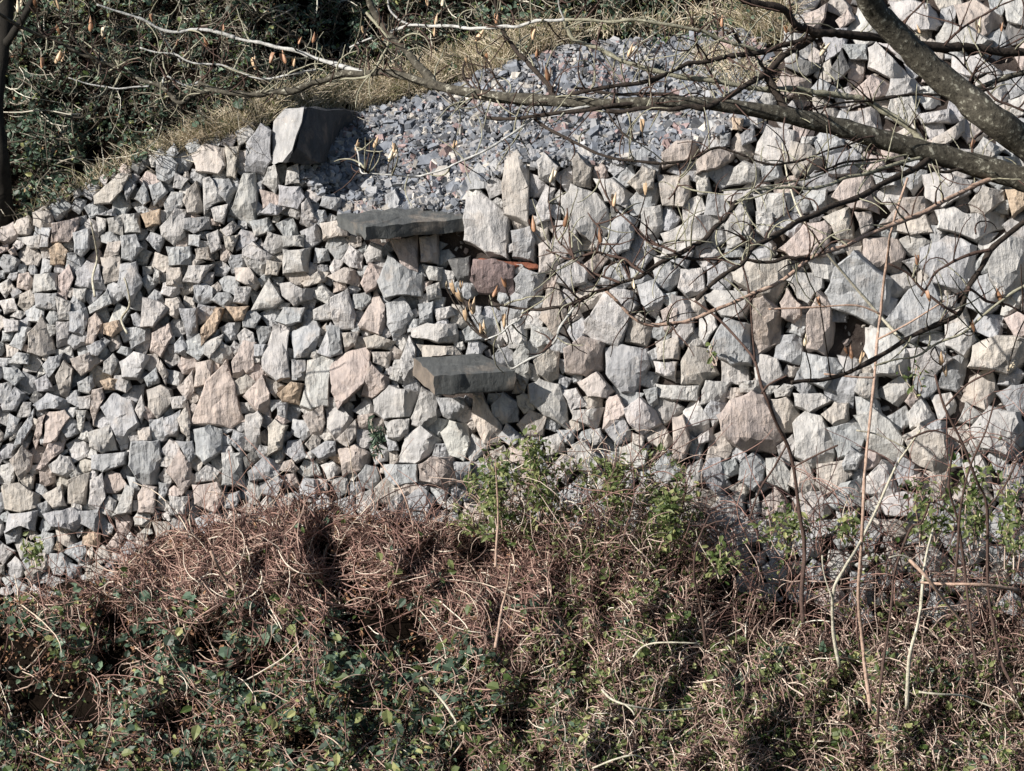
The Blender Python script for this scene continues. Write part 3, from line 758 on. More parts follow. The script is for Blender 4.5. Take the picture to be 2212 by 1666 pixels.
# packing behind the stones
cx = np.arange(-300, 2560, 20.0); tt = np.linspace(0, 1, 70)
CX, TT = np.meshgrid(cx, tt)
top = np.where(CX > 1640, -260, edge(CX) + 4)
top = np.where((CX > 1560) & (CX <= 1640), np.interp(CX, [1560, 1640], [285, 40]), top)
CY = top + (1420 - top) * TT
cp = P(CX, CY, d_base(CX, CY) + 0.17 + 0.02 * wave(CX, CY, 40, 5))
nr, nc = cp.shape[:2]; ii = np.arange(nr * nc).reshape(nr, nc)
fc = np.stack([ii[:-1, :-1], ii[1:, :-1], ii[1:, 1:], ii[:-1, 1:]], -1).reshape(-1, 4)
link("earth_packing", mesh_fast("earth_packing", cp.reshape(-1, 3), [fc], smooth=True), [M_CORE], wall)

LOOSE_LABELS = ['pinkish boulder left of the thick limb at the very top of the slope',
 'small reddish boulder half hidden by the thick limb at the top',
 'broad pale grey boulder right of the thick limb at the top edge',
 'pale boulder under the broad grey one, just above the level branch',
 'large pinkish boulder at the top edge near the right corner',
 'pale boulder cut by the top right corner',
 'dark pointed slate coloured boulder between two pale ones behind the branches',
 'flat grey boulder just right of the dark pointed one',
 'pale ridged boulder touching the left side of the thick limb',
 'broad pale boulder just below the ridged one beside the thick limb',
 'brown pink boulder with one black shaded side left of the thick limb',
 'pinkish flat boulder behind the short stub of branch',
 'small grey boulder between the pinkish flat one and the brown pink one',
 'pale boulder right of the thick limb below the level branch',
 'beige wedge boulder between the two thick limbs with a dark end',
 'pale flat boulder close under the thick upper limb',
 'small beige boulder resting just above the lower long limb',
 'small triangular pale boulder in the fork of the two limbs',
 'pale boulder at the right edge above the thick upper limb',
 'dark oval boulder with a pale rim left of the dark pointed one']
wall_st = [t for t in traced if t[2] is not True]
loose_st = [t for t in traced if t[2] is True]
order = sorted(range(len(wall_st)), key=lambda i: -abs(poly_area(wall_st[i][1])))
big = set(i for i in order if wall_st[i][1][:, 1].mean() < 1180)
big = [i for i in order if i in big][:100]
bigset = set(big)
Vs, Ts, Qs, Cs, nv = [], [], [], [], 0
for i, (key, poly, lo) in enumerate(wall_st):
    r = np.random.default_rng(1000 + i)
    V, T, Q, C = stone_body(poly, key, r, 1.0 if lo is False else 0.75, 0 if lo is False else r.uniform(0.02, 0.13))
    if i in bigset:
        link("stone", stone_mesh("stone", V, T, Q, C), [M_ROCK], wall)
    else:
        Vs.append(V); Ts.append(T + nv); Qs.append(Q + nv); Cs.append(C); nv += len(V)
o = link("small_stones", stone_mesh("small_stones", np.concatenate(Vs), np.concatenate(Ts), np.concatenate(Qs), np.concatenate(Cs)), [M_ROCK], wall)
o["kind"] = "stuff"
for i, (key, poly, lo) in enumerate(loose_st):
    r = np.random.default_rng(5000 + i)
    V, T, Q, C = stone_body(poly, key, r, 1.5, -0.05)
    o = link("boulder", stone_mesh("boulder", V, T, Q, C), [M_ROCK])
    tag(o, LOOSE_LABELS[i], "boulder", "loose boulders on the slope at upper right")

# free-form solid from picture outlines: front outline at depth d, extruded along a world direction
def solid(name, tops, thick, mat, parent=None, bev=0.012, tint=None, rough=0.01, seed=1):
    """tops: list of world points (top face outline, ordered), thick: vector down"""
    r = np.random.default_rng(seed)
    tops = [np.array(t, float) for t in tops]
    n = len(tops); out = []
    for i in range(n):
        a, b = tops[i], tops[(i + 1) % n]; L = np.linalg.norm(b - a); m = max(2, int(L / 0.07))
        for k in range(m): out.append(a + (b - a) * k / m + (r.normal(0, rough, 3) if k else 0))
    out = np.array(out); m = len(out); c = out.mean(0)
    nz = np.cross(tops[1] - tops[0], tops[2] - tops[1]); nz /= np.linalg.norm(nz)
    thick = np.array(thick, float); tn = thick / np.linalg.norm(thick)
    L = [c[None]]
    for f in (0.5, 0.93): L.append(c + (out - c) * f + r.normal(0, rough * 0.5, (m, 3)))
    L.append(out + tn * bev)
    for f in (0.35, 0.7, 0.93): L.append(out + thick * f + r.normal(0, rough * 0.8, (m, 3)))
    L.append(c + thick + (out - c) * 0.96)
    L.append((c + thick)[None])
    V = np.concatenate(L); st = np.cumsum([0] + [len(q) for q in L])
    i0 = np.arange(m); i1 = (i0 + 1) % m
    T = [np.stack([np.zeros(m, int), st[1] + i0, st[1] + i1], 1), np.stack([np.full(m, st[8]), st[7] + i1, st[7] + i0], 1)]
    Q = [np.stack([st[k] + i1, st[k] + i0, st[k + 1] + i0, st[k + 1] + i1], 1) for k in range(1, 7)]
    me = mesh_fast(name, V, [np.concatenate(T), np.concatenate(Q)], None if tint is None else np.tile(tint, (len(V), 1)), smooth=True)
    import bmesh
    bm = bmesh.new(); bm.from_mesh(me); bmesh.ops.recalc_face_normals(bm, faces=bm.faces); bm.to_mesh(me); bm.free()
    me.set_sharp_from_angle(angle=R(28))
    o = link(name, me, [mat, M_LIT_END], parent)
    for p in me.polygons:
        if seed == 11 and p.normal.x < -0.6 and abs(p.normal.z) < 0.5: p.material_index = 1
    return o

def PT(px, py, d): return P(np.array(float(px)), np.array(float(py)), np.array(float(d)))

def slab(near, end, far_y_scale, thick_px, back, name, label, mat, seed):
    pass

# slab steps. The long outer face turns away from the sun; they run back into the wall.
def slab_step(A, B, C_, D, thick, label, mat, seed, tint=None):
    """A near corner, B far right corner of the outer long edge, C_ / D the inner edge (picture x, y, depth)"""
    pts = [PT(*A), PT(*B), PT(*C_), PT(*D)]
    o = solid("stone_slab", pts, (0.0, 0.02, -thick), mat, None, 0.006, tint, 0.007, seed)
    return tag(o, label, "stone slab", "stone slabs poking out of the wall")
dB = float(d_base(1000, 820)); dA = float(d_base(900, 490))
slab_step((938, 812, dB - 0.72), (1112, 799, dB - 0.52), (1040, 764, dB - 0.02), (893, 772, dB - 0.30), 0.185,
          "thick grey slab with sunlit orange end jutting from the middle of the wall, the lower of the two large slabs", M_SLATE, 11)
slab_step((790, 490, dA - 0.52), (1008, 470, dA - 0.16), (968, 440, dA + 0.22), (728, 462, dA - 0.18), 0.125,
          "long dark grey slab at the top edge of the wall just below the slate chippings", M_SLATE, 12)
dR = float(d_base(1100, 560))
slab_step((1042, 567, dR - 0.10), (1162, 578, dR - 0.04), (1158, 571, dR + 0.02), (1034, 558, dR - 0.02), 0.02,
          "thin rust red slab edge in the wall below and right of the long dark slab", M_RUST, 13)

# the big boulder standing at the end of the chippings: sunlit side and shaded side coloured as two pieces
def faceted(name, V, F, mat, label, cat, tint, seed=3, cuts=3, amp=0.02, group=None):
    import bmesh
    me = bpy.data.meshes.new(name); me.from_pydata([tuple(map(float, v)) for v in V], [], F)
    bm = bmesh.new(); bm.from_mesh(me); bmesh.ops.recalc_face_normals(bm, faces=bm.faces)
    bmesh.ops.subdivide_edges(bm, edges=bm.edges, cuts=cuts, use_grid_fill=True)
    r = np.random.default_rng(seed)
    for v in bm.verts: v.co += Vector(r.normal(0, amp, 3))
    bmesh.ops.recalc_face_normals(bm, faces=bm.faces)
    bm.to_mesh(me); bm.free()
    a = me.color_attributes.new("tint", 'FLOAT_COLOR', 'POINT')
    a.data.foreach_set("color", np.tile([*tint, 1.0], (len(me.vertices), 1)).astype(np.float32).ravel())
    for p in me.polygons: p.use_smooth = True
    me.set_sharp_from_angle(angle=R(30))
    o = link(name, me, [mat])
    if label: tag(o, label, cat, group)
    return o
dS = float(d_base(620, 350)) + 0.02
bo = [(586, 354, dS), (590, 262, dS), (618, 232, dS + .12), (656, 235, dS - .22), (630, 322, dS - .36), (606, 352, dS - .34), (668, 240, dS + 0.1), (640, 350, dS)]
V = [PT(*b) for b in bo] + [PT(600, 350, dS + 0.5), PT(622, 240, dS + 0.5)]
F = [(0, 1, 3, 4, 5), (1, 2, 3), (3, 6, 7, 4), (4, 7, 5), (0, 5, 7, 8), (2, 9, 6, 3), (0, 8, 9, 1), (1, 9, 2), (6, 9, 8, 7)]
faceted("boulder", V, F, M_ROCK, "upright sunlit left face of the big boulder at the top edge of the wall, coloured pale", "boulder", (0.33, 0.33, 0.33), 4, 2, 0.008)
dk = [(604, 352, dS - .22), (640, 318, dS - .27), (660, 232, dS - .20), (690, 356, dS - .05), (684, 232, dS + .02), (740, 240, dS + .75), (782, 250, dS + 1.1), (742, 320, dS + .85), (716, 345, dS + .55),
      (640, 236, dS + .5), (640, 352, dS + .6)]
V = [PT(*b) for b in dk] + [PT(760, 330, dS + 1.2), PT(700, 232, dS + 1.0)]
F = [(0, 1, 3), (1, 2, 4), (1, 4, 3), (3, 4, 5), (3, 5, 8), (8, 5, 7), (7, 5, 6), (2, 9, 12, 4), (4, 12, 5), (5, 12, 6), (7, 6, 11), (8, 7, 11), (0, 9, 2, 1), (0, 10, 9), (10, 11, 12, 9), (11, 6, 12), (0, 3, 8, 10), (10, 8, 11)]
faceted("boulder", V, F, M_SHADED_ROCK, "shaded right side of the biggest boulder, coloured almost black, at the left end of the slate chippings", "boulder", (0.1, 0.1, 0.1), 4, 2, 0.012)

# ---------------------------------------------------------------- slate chippings
def chips(n, region, size, dfun, seed, tints, flat=0.5):
    r = np.random.default_rng(seed)
    reg = np.array(region, float); lo = reg.min(0); hi = reg.max(0)
    xy = r.uniform(lo, hi, (n * 4, 2)); xy = xy[inside(reg, xy[:, 0], xy[:, 1])][:n]; n = len(xy)
    c = P(xy[:, 0], xy[:, 1], dfun(xy[:, 0], xy[:, 1]) - r.uniform(0.0, 0.09, n))
    s = size[0] * (size[1] / size[0]) ** (r.uniform(0, 1, n) ** 1.8)
    k = 5
    ang = np.arange(k) * 6.283 / k + r.uniform(-0.35, 0.35, (n, k)); rad = r.uniform(0.55, 1.1, (n, k)) * s[:, None] * 0.5
    asp = r.uniform(0.45, 1.0, n)
    L = np.stack([np.cos(ang) * rad, np.sin(ang) * rad * asp[:, None]], -1)
    th = s * r.uniform(0.10, 0.35, n)
    nrm = np.array([0, -0.55, 0.83]) + r.normal(0, flat, (n, 3)); nrm /= np.linalg.norm(nrm, axis=1)[:, None]
    a = np.cross(nrm, r.normal(0, 1, (n, 3))); a /= np.linalg.norm(a, axis=1)[:, None]; b = np.cross(nrm, a)
    topv = c[:, None] + L[..., :1] * a[:, None] + L[..., 1:] * b[:, None] + nrm[:, None] * (th[:, None, None] * 0.5)
    botv = c[:, None] + L[..., :1] * a[:, None] * 1.1 + L[..., 1:] * b[:, None] * 1.1 - nrm[:, None] * (th[:, None, None] * 0.5)
    V = np.concatenate([topv, botv], 1).reshape(-1, 3); base = (np.arange(n) * 2 * k)[:, None]
    T = base + np.arange(k)[None]
    Q = np.concatenate([np.stack([base[:, 0] + k + i, base[:, 0] + k + (i + 1) % k, base[:, 0] + (i + 1) % k, base[:, 0] + i], 1) for i in range(k)])
    pr = np.array([t[0] for t in tints]); cc = np.array([t[1] for t in tints])
    zone = wave(xy[:, 0], xy[:, 1], 160, 77)
    ch = r.choice(len(tints), n, p=pr / pr.sum())
    redz = (zone > 0.75) & (r.uniform(0, 1, n) < 0.28); ch = np.where(redz, len(tints) - 1, ch)
    col = cc[ch] * r.uniform(0.7, 1.3, (n, 1))
    return V, T, Q, np.repeat(col, 2 * k, 0)
SCREE = [(640, 352), (690, 300), (760, 245), (850, 222), (925, 203), (1010, 172), (1130, 130), (1230, 100), (1330, 88), (1480, 78), (1570, 60), (1640, 75), (1665, 130), (1650, 200),
         (1600, 275), (1530, 300), (1420, 340), (1400, 352), (1250, 352), (1090, 362), (1030, 400), (1005, 462), (740, 470), (700, 420), (640, 390)]
TINTS = [(0.46, (0.165, 0.18, 0.205)), (0.26, (0.255, 0.26, 0.27)), (0.12, (0.10, 0.105, 0.115)), (0.12, (0.38, 0.36, 0.33)), (0.04, (0.25, 0.185, 0.18))]
A = chips(14000, SCREE, (0.03, 0.14), lambda x, y: d_base(x, y) + 0.10 + 0.04 * wave(x, y, 90, 81), 21, TINTS, 0.42)
B = chips(170, SCREE, (0.14, 0.28), lambda x, y: d_base(x, y) + 0.12, 22, TINTS, 0.35)
n0 = len(A[0])
o = link("slate_scree", mesh_fast("slate_scree", np.concatenate([A[0], B[0]]), [np.concatenate([A[1], B[1] + n0]), np.concatenate([A[2], B[2] + n0])], np.concatenate([A[3], B[3]])), [M_CHIP])
tag(o, "loose blue grey and purple slate chippings on the slope above the wall", "slate chippings", kind="stuff")
# small chips packed in the joints of the wall, part of the wall
J = [(-60, 560), (0, 520), (340, 345), (520, 300), (640, 345), (740, 460), (1000, 450), (1100, 350), (1420, 340), (1600, 270), (1750, 0), (2300, 0), (2300, 1260), (1500, 1200), (700, 1120), (230, 1220), (-60, 1280)]
C = chips(2600, J, (0.04, 0.13), lambda x, y: d_base(x, y) + 0.20, 23, [(0.5, (0.27, 0.265, 0.26)), (0.3, (0.34, 0.31, 0.28)), (0.2, (0.2, 0.17, 0.16))], 0.7)
o = link("pinning_chips", mesh_fast("pinning_chips", C[0], [C[1], C[2]], C[3]), [M_CHIP], wall); o["kind"] = "stuff"

# ---------------------------------------------------------------- stems and leaves
def tubes(paths, rad, sides=4):
    """paths (N,K,3), rad (N,K)"""
    N, Kp, _ = paths.shape
    t = np.gradient(paths, axis=1); t /= np.linalg.norm(t, axis=2)[..., None] + 1e-9
    ref = np.zeros_like(t); ref[..., 2] = 1; ref[np.abs(t[..., 2]) > 0.9] = (1, 0, 0)
    a = np.cross(t, ref); a /= np.linalg.norm(a, axis=2)[..., None] + 1e-9
    for k in range(1, Kp):                      # keep the frame from flipping
        fl = np.sum(a[:, k] * a[:, k - 1], -1) < 0; a[fl, k] *= -1
    b = np.cross(t, a)
    an = np.arange(sides) * 6.283185 / sides
    V = paths[:, :, None] + rad[:, :, None, None] * (np.cos(an)[None, None, :, None] * a[:, :, None] + np.sin(an)[None, None, :, None] * b[:, :, None])
    idx = np.arange(N * Kp * sides).reshape(N, Kp, sides)
    nx = np.roll(idx, -1, 2)
    Q = np.stack([idx[:, :-1], nx[:, :-1], nx[:, 1:], idx[:, 1:]], -1).reshape(-1, 4)
    return V.reshape(-1, 3), Q

def leaves(c, s, r, up=0.6, narrow=0.6, toward=(-0.2, -0.6, 0.7)):
    n = len(c)
    nrm = np.array(toward) + r.normal(0, up, (n, 3)); nrm /= np.linalg.norm(nrm, axis=1)[:, None]
    a = np.cross(nrm, r.normal(0, 1, (n, 3))); a /= np.linalg.norm(a, axis=1)[:, None]; b = np.cross(nrm, a)
    wd = narrow * r.uniform(0.7, 1.2, n)
    prof = [(0, 0, 0), (0.28, 0.42, 0.10), (0.65, 0.36, 0.10), (1.0, 0.0, -0.12), (0.65, -0.36, 0.10), (0.28, -0.42, 0.10), (0.5, 0, 0.0)]
    V = np.stack([c + s[:, None] * ((x - 0.5) * a + y * wd[:, None] * b + z * nrm) for x, y, z in prof], 1).reshape(-1, 3)
    base = np.arange(n) * 7
    T = np.concatenate([np.stack([base + 6, base + i, base + (i + 1) % 6], 1) for i in range(6)])
    return V, T

def stem_field(n, region, dfun, dens, seed, length=(60, 220), rad=(0.002, 0.006), lift=(0.0, 0.35), curl=1.0, Kp=9, dirbias=None, keep=None):
    r = np.random.default_rng(seed)
    reg = np.array(region, float); lo = reg.min(0); hi = reg.max(0)
    xy = r.uniform(lo, hi, (n * 6, 2)); ok = inside(reg, xy[:, 0], xy[:, 1]); xy = xy[ok]
    if dens is not None: xy = xy[r.uniform(0, 1, len(xy)) < dens(xy[:, 0], xy[:, 1])]
    xy = xy[:n]; n = len(xy)
    L = length[0] * (length[1] / length[0]) ** r.uniform(0, 1, n)
    th = r.uniform(0, 6.283, n) if dirbias is None else r.normal(dirbias[0], dirbias[1], n)
    bend = r.normal(0, 0.33 * curl, n); jit = r.normal(0, 0.22 * curl, (n, Kp))
    ang = th[:, None] + bend[:, None] * np.arange(Kp)[None] + np.cumsum(jit, 1)
    step = (L / (Kp - 1))[:, None]
    X = xy[:, :1] + np.concatenate([np.zeros((n, 1)), np.cumsum(np.cos(ang[:, :-1]) * step, 1)], 1)
    Y = xy[:, 1:] - np.concatenate([np.zeros((n, 1)), np.cumsum(np.sin(ang[:, :-1]) * step, 1)], 1)
    tt = np.linspace(0, 1, Kp)[None]
    H = r.uniform(lift[0], lift[1], n)[:, None] * (0.35 + 0.9 * np.sin(math.pi * (tt * r.uniform(0.5, 1.0, n)[:, None] + r.uniform(0, 0.3, n)[:, None]))) + r.normal(0, 0.012, (n, Kp))
    pts = P(X, Y, dfun(X, Y) - H)
    rd = (rad[0] * (rad[1] / rad[0]) ** (r.uniform(0, 1, n) ** 1.5))[:, None] * np.linspace(1.0, 0.6, Kp)[None]
    return tubes(pts, rd, 4)

def merge(parts):
    """parts: (V, faces, material index)"""
    Vs, F3, F4, m3, m4, n = [], [], [], [], [], 0
    for V, F, mi in parts:
        (F3 if F.shape[1] == 3 else F4).append(F + n); (m3 if F.shape[1] == 3 else m4).append(np.full(len(F), mi)); Vs.append(V); n += len(V)
    fs = []; ms = []
    if F3: fs.append(np.concatenate(F3)); ms += m3
    if F4: fs.append(np.concatenate(F4)); ms += m4
    return np.concatenate(Vs), fs, np.concatenate(ms)

HOLES = [(755, 1245, 62), (820, 1300, 50), (905, 1385, 52), (450, 1395, 55), (130, 1490, 75), (70, 1515, 60), (370, 1545, 60), (250, 1440, 55), (700, 1190, 35), (1110, 1560, 38),
         (1310, 1300, 24), (60, 1410, 50), (545, 1440, 40), (790, 1350, 55), (1030, 1180, 40), (310, 1400, 36), (650, 1600, 35), (730, 1200, 45), (860, 1350, 55), (460, 1365, 40), (20, 1450, 60), (180, 1530, 55), (1000, 1640, 26), (1180, 1640, 24), (-20, 1380, 50), (250, 1350, 30)]
def holef(x, y):
    f = np.zeros(np.shape(x))
    for hx, hy, hr in HOLES: f = np.maximum(f, np.exp(-(((x - hx) ** 2 + (y - hy) ** 2) / hr ** 2)))
    return f
def d_mat(x, y): return d_bank(x, y) + 0.13 * wave(x, y, 240, 31) + 0.08 * wave(x, y, 110, 32) + 0.40 * holef(x, y)
def dens_hole(x, y): return 1 - 0.92 * np.clip(holef(x, y) * 1.5, 0, 1)
LEFTMAT = [(-80, 1300), (0, 1290), (230, 1245), (300, 1190), (480, 1130), (640, 1095), (800, 1115), (1000, 1145), (1150, 1140), (1300, 1150), (1480, 1170), (1560, 1310), (1650, 1380), (1700, 1780), (-80, 1780)]
RIGHTMAT = [(1200, 1260), (1400, 1230), (1530, 1370), (2000, 1420), (2300, 1420), (2300, 1780), (1000, 1780), (1100, 1450)]
ALLMAT = [(-80, 1300), (0, 1290), (230, 1245), (300, 1190), (480, 1130), (640, 1095), (800, 1115), (1000, 1145), (1150, 1140), (1300, 1150), (1480, 1170), (1530, 1370), (2000, 1420), (2300, 1420), (2300, 1780), (-80, 1780)]
def brown_zone(x, y):                    # where the dead tangle shows
    z = np.exp(-((x - 650) / 620) ** 2 - ((y - 1190) / 130) ** 2) + 0.35 * np.exp(-((x - 250) / 320) ** 2 - ((y - 1480) / 120) ** 2) + 0.5 * np.exp(-((x - 1080) / 180) ** 2 - ((y - 1290) / 90) ** 2)
    z = np.where((x < 950) & (y > 1330), z * 0.55, z)
    return np.clip(z, 0.10, 1) * dens_hole(x, y)
def right_zone(x, y): return np.clip((x - 900) / 700 + (y - 1400) / 900, 0.12, 1) * dens_hole(x, y)
def green_zone(x, y): return np.clip(0.25 + (y - 1260) / 330 + np.clip((x - 1200) / 500, 0, 0.9) + 0.25 * wave(x, y, 150, 41), 0.03, 1) * dens_hole(x, y)
def ivy_zone(x, y):
    z = 0.10 + 0.5 * (wave(x, y, 190, 51) > 0.35) + 0.8 * np.exp(-((x - 390) / 90) ** 2 - ((y - 1330) / 110) ** 2) + .35 * np.exp(-((x - 870) / 300) ** 2 - ((y - 1560) / 120) ** 2) + .5 * np.exp(-((x - 200) / 300) ** 2 - ((y - 1480) / 140) ** 2)
    return np.clip(z * np.clip((y - 1240) / 130, 0.1, 1), 0, 1) * dens_hole(x, y)

# matted dead brambles
a1 = stem_field(8500, LEFTMAT, d_mat, brown_zone, 101, (25, 130), (0.002, 0.0075), (0.0, 0.26), 0.6)
a5 = stem_field(2600, RIGHTMAT, d_mat, dens_hole, 105, (20, 110), (0.003, 0.0075), (0.05, 0.38), 0.7)
a4 = stem_field(900, LEFTMAT, d_mat, brown_zone, 104, (60, 200), (0.004, 0.009), (0.0, 0.28), 0.5, 9, (-0.9, 0.7))
a2 = stem_field(700, LEFTMAT, d_mat, brown_zone, 102, (90, 260), (0.003, 0.007), (0.05, 0.35), 0.38, 12)
a3 = stem_field(1500, ALLMAT, d_mat, dens_hole, 103, (60, 220), (0.003, 0.007), (-0.15, 0.1), 1.0)
V, fs, ms = merge([(*a1, 0), (*a2, 0), (*a3, 0), (*a4, 0), (*a5, 0)])
tag(link("dead_brambles", mesh_fast("dead_brambles", V, fs, matidx=ms), [M_DEAD]), "matted reddish brown dead bramble stems heaped along the foot of the wall", "dead brambles", kind="stuff")
RISE = [(1180, 1130), (1290, 1060), (1400, 980), (1500, 1000), (1560, 1130), (1750, 1080), (1900, 1100), (2010, 980), (2120, 860), (2300, 780), (2300, 1450), (1500, 1450), (1180, 1330)]
def d_rise(x, y): return np.minimum(d_bank(x, 1250) + 0.1, d_base(x, y) - 0.3)
# living undergrowth: greenish stems and small leaves
b1 = stem_field(6500, ALLMAT, d_mat, right_zone, 111, (25, 120), (0.0028, 0.007), (0.0, 0.32), 0.7)
b1b = stem_field(3200, RIGHTMAT, d_mat, right_zone, 112, (30, 150), (0.003, 0.0075), (0.05, 0.40), 0.8, 9, (1.57, 0.85))
b2 = stem_field(1000, RISE, d_rise, lambda x, y: np.clip((y - 850) / 380, 0.05, 1), 117, (60, 240), (0.003, 0.006), (0.0, 0.6), 0.6, 11, (1.57, 0.8))
b3 = stem_field(900, RISE, d_rise, lambda x, y: np.clip((y - np.where(x > 1480, 1240, 1120)) / 200, 0.0, 1), 118, (30, 120), (0.003, 0.007), (0.0, 0.4), 1.1)
def leaf_field(n, region, dfun, dens, seed, size, lift, narrow=0.6, up=0.6):
    r = np.random.default_rng(seed); reg = np.array(region, float); lo = reg.min(0); hi = reg.max(0)
    xy = r.uniform(lo, hi, (n * 6, 2)); xy = xy[inside(reg, xy[:, 0], xy[:, 1])]
    if dens is not None: xy = xy[r.uniform(0, 1, len(xy)) < dens(xy[:, 0], xy[:, 1])]
    xy = xy[:n]; n = len(xy)
    c = P(xy[:, 0], xy[:, 1], dfun(xy[:, 0], xy[:, 1]) - r.uniform(lift[0], lift[1], n))
    return leaves(c, size[0] * (size[1] / size[0]) ** (r.uniform(0, 1, n) ** 2.0), r, up, narrow)
l1 = leaf_field(9500, ALLMAT, d_mat, green_zone, 113, (0.026, 0.085), (-0.05, 0.36))
l2 = leaf_field(14000, ALLMAT, d_mat, lambda x, y: 0.25 + 0.75 * brown_zone(x, y), 114, (0.02, 0.07), (-0.1, 0.25))
l3 = leaf_field(420, ALLMAT, d_mat, green_zone, 115, (0.09, 0.15), (0.2, 0.4), 0.75)
l5 = leaf_field(2600, RISE, d_rise, lambda x, y: np.clip((y - np.where(x > 1480, 1080, 940)) / 300, 0.05, 1) ** 1.5 * np.clip(0.5 + wave(x, y, 90, 71), 0.02, 1), 119, (0.025, 0.08), (-0.1, 0.5))
l6 = leaf_field(7000, RIGHTMAT, d_mat, lambda x, y: np.clip(0.6 + 0.5 * wave(x, y, 70, 72), 0.05, 1) * dens_hole(x, y), 120, (0.03, 0.085), (0.1, 0.42))
MID = [(960, 1140), (1000, 1040), (1060, 960), (1150, 920), (1230, 990), (1330, 985), (1430, 960), (1510, 1040), (1550, 1260), (1450, 1240), (1100, 1180)]
l7 = leaf_field(2600, MID, d_rise, lambda x, y: np.clip(0.15 + (y - 930) / 330, 0, 1) * np.clip(0.55 + 0.6 * wave(x, y, 60, 73), 0.02, 1), 129, (0.025, 0.085), (-0.1, 0.35))
b4 = stem_field(520, MID, d_rise, lambda x, y: np.clip((y - 930) / 260, 0.05, 1), 128, (40, 140), (0.0025, 0.006), (0.0, 0.35), 0.9, 9, (1.57, 0.9))
V, fs, ms = merge([(*l7, 1), (*b4, 0), (*b1, 0), (*b1b, 0), (*b2, 3), (*b3, 0), (*l1, 1), (*l2, 2), (*l3, 1), (*l5, 1), (*l6, 1)])
tag(link("undergrowth", mesh_fast("undergrowth", V, fs, matidx=ms), [M_STEM, M_LEAF, M_BROWNLEAF, M_REDSTEM]), "tangled undergrowth of thin stems and small green and brown leaves across the foreground", "undergrowth", kind="stuff")
l4 = leaf_field(6500, ALLMAT, d_mat, ivy_zone, 116, (0.05, 0.13), (-0.02, 0.30), 0.85, 0.55)
V, fs, ms = merge([(*l4, 0)])
tag(link("ivy", mesh_fast("ivy", V, fs, matidx=ms), [M_IVY]), "dark glossy ivy leaves trailing through the foreground brambles", "ivy", kind="stuff")

# ---------------------------------------------------------------- bank behind the wall, upper left
THK = [(-80, 520), (0, 500), (130, 430), (230, 385), (330, 335), (420, 300), (520, 262), (600, 215), (700, 195), (850, 178), (1000, 150), (1100, 110), (1230, 85), (1400, 95), (1560, 80), (1640, 100), (1720, 20), (1740, -120), (-80, -120)]
def d_thk(x, y): return d_base(x, y) + 0.30 + 0.16 * wave(x, y, 150, 61) + 0.14 * wave(x, y, 70, 62)
def dens_thk(x, y): return np.clip(0.6 + 0.7 * wave(x, y, 75, 63), 0.02, 1)
c1 = stem_field(2600, THK, d_thk, dens_thk, 121, (25, 130), (0.0025, 0.007), (0.0, 0.34), 1.0)
c2 = stem_field(700, THK, d_thk, None, 122, (80, 260), (0.003, 0.009), (0.05, 0.45), 0.7, 10)
k1 = leaf_field(4200, THK, d_thk, dens_thk, 123, (0.03, 0.085), (-0.05, 0.3))
k2 = leaf_field(9500, THK, d_thk, lambda x, y: np.clip(0.35 + np.exp(-((x - 90) / 60) ** 2 - ((y - 270) / 90) ** 2) + 0.5 * (wave(x, y, 120, 66) > 0.6), 0, 1), 124, (0.035, 0.095), (0, 0.32), 0.85)
k3 = leaf_field(3500, THK, d_thk, None, 125, (0.015, 0.05), (-0.1, 0.2))
M_OLIVE = island_mat("olive_stems", [(0, (0.03, 0.026, 0.02)), (0.4, (0.07, 0.06, 0.045)), (0.75, (0.17, 0.15, 0.115)), (0.93, (0.36, 0.33, 0.27)), (1, (0.62, 0.60, 0.5))])
V, fs, ms = merge([(*c1, 0), (*c2, 0), (*k1, 1), (*k2, 2), (*k3, 3)])
tag(link("scrub", mesh_fast("scrub", V, fs, matidx=ms), [M_OLIVE, M_LEAF, M_IVY, M_BROWNLEAF]), "dark tangled scrub covering the bank behind the top of the wall", "scrub", kind="stuff")

# dry grass fringe
def grass(n, region, seed, size=(0.12, 0.3)):
    r = np.random.default_rng(seed); reg = np.array(region, float); lo = reg.min(0); hi = reg.max(0)
    xy = r.uniform(lo, hi, (n * 5, 2)); xy = xy[inside(reg, xy[:, 0], xy[:, 1])]; xy = xy[wave(xy[:, 0], xy[:, 1], 45, 91) > r.uniform(-1.6, 1.0, len(xy))][:n]; n = len(xy)
    base = P(xy[:, 0], xy[:, 1], d_base(xy[:, 0], xy[:, 1]) + 0.12)
    L = r.uniform(*size, n); lean = r.normal(0, 0.45, (n, 3)); lean[:, 2] = 1; lean[:, 1] -= 0.25
    sag = r.normal(0, 0.5, (n, 3)); sag[:, 2] = -r.uniform(0.1, 0.9, n)
    t = np.linspace(0, 1, 5)[None, :, None]
    pts = base[:, None] + L[:, None, None] * (lean[:, None] * t + sag[:, None] * t * t * 0.6)
    rd = np.full((n, 1), 0.0046) * np.linspace(1, 0.25, 5)[None]
    return tubes(pts, rd, 3)
GR = [([(980, 175), (1120, 130), (1300, 85), (1560, 70), (1640, 60), (1640, 30), (1300, 60), (1100, 110), (960, 155)], 900, 136),
      ([(330, 345), (420, 290), (560, 235), (620, 205), (780, 170), (920, 165), (960, 200), (850, 222), (770, 245), (690, 240), (600, 245), (560, 290), (470, 320), (350, 350)], 5200, 131),
      ([(130, 430), (230, 370), (340, 320), (350, 345), (230, 405), (20, 500)], 900, 132),
      ([(900, 150), (1050, 100), (1200, 60), (1240, 90), (1100, 150), (950, 190)], 1500, 133),
      ([(1590, 20), (1700, -10), (1710, 90), (1640, 100), (1600, 70)], 1200, 134), ([(1480, 120), (1600, 110), (1660, 200), (1560, 215)], 500, 135)]
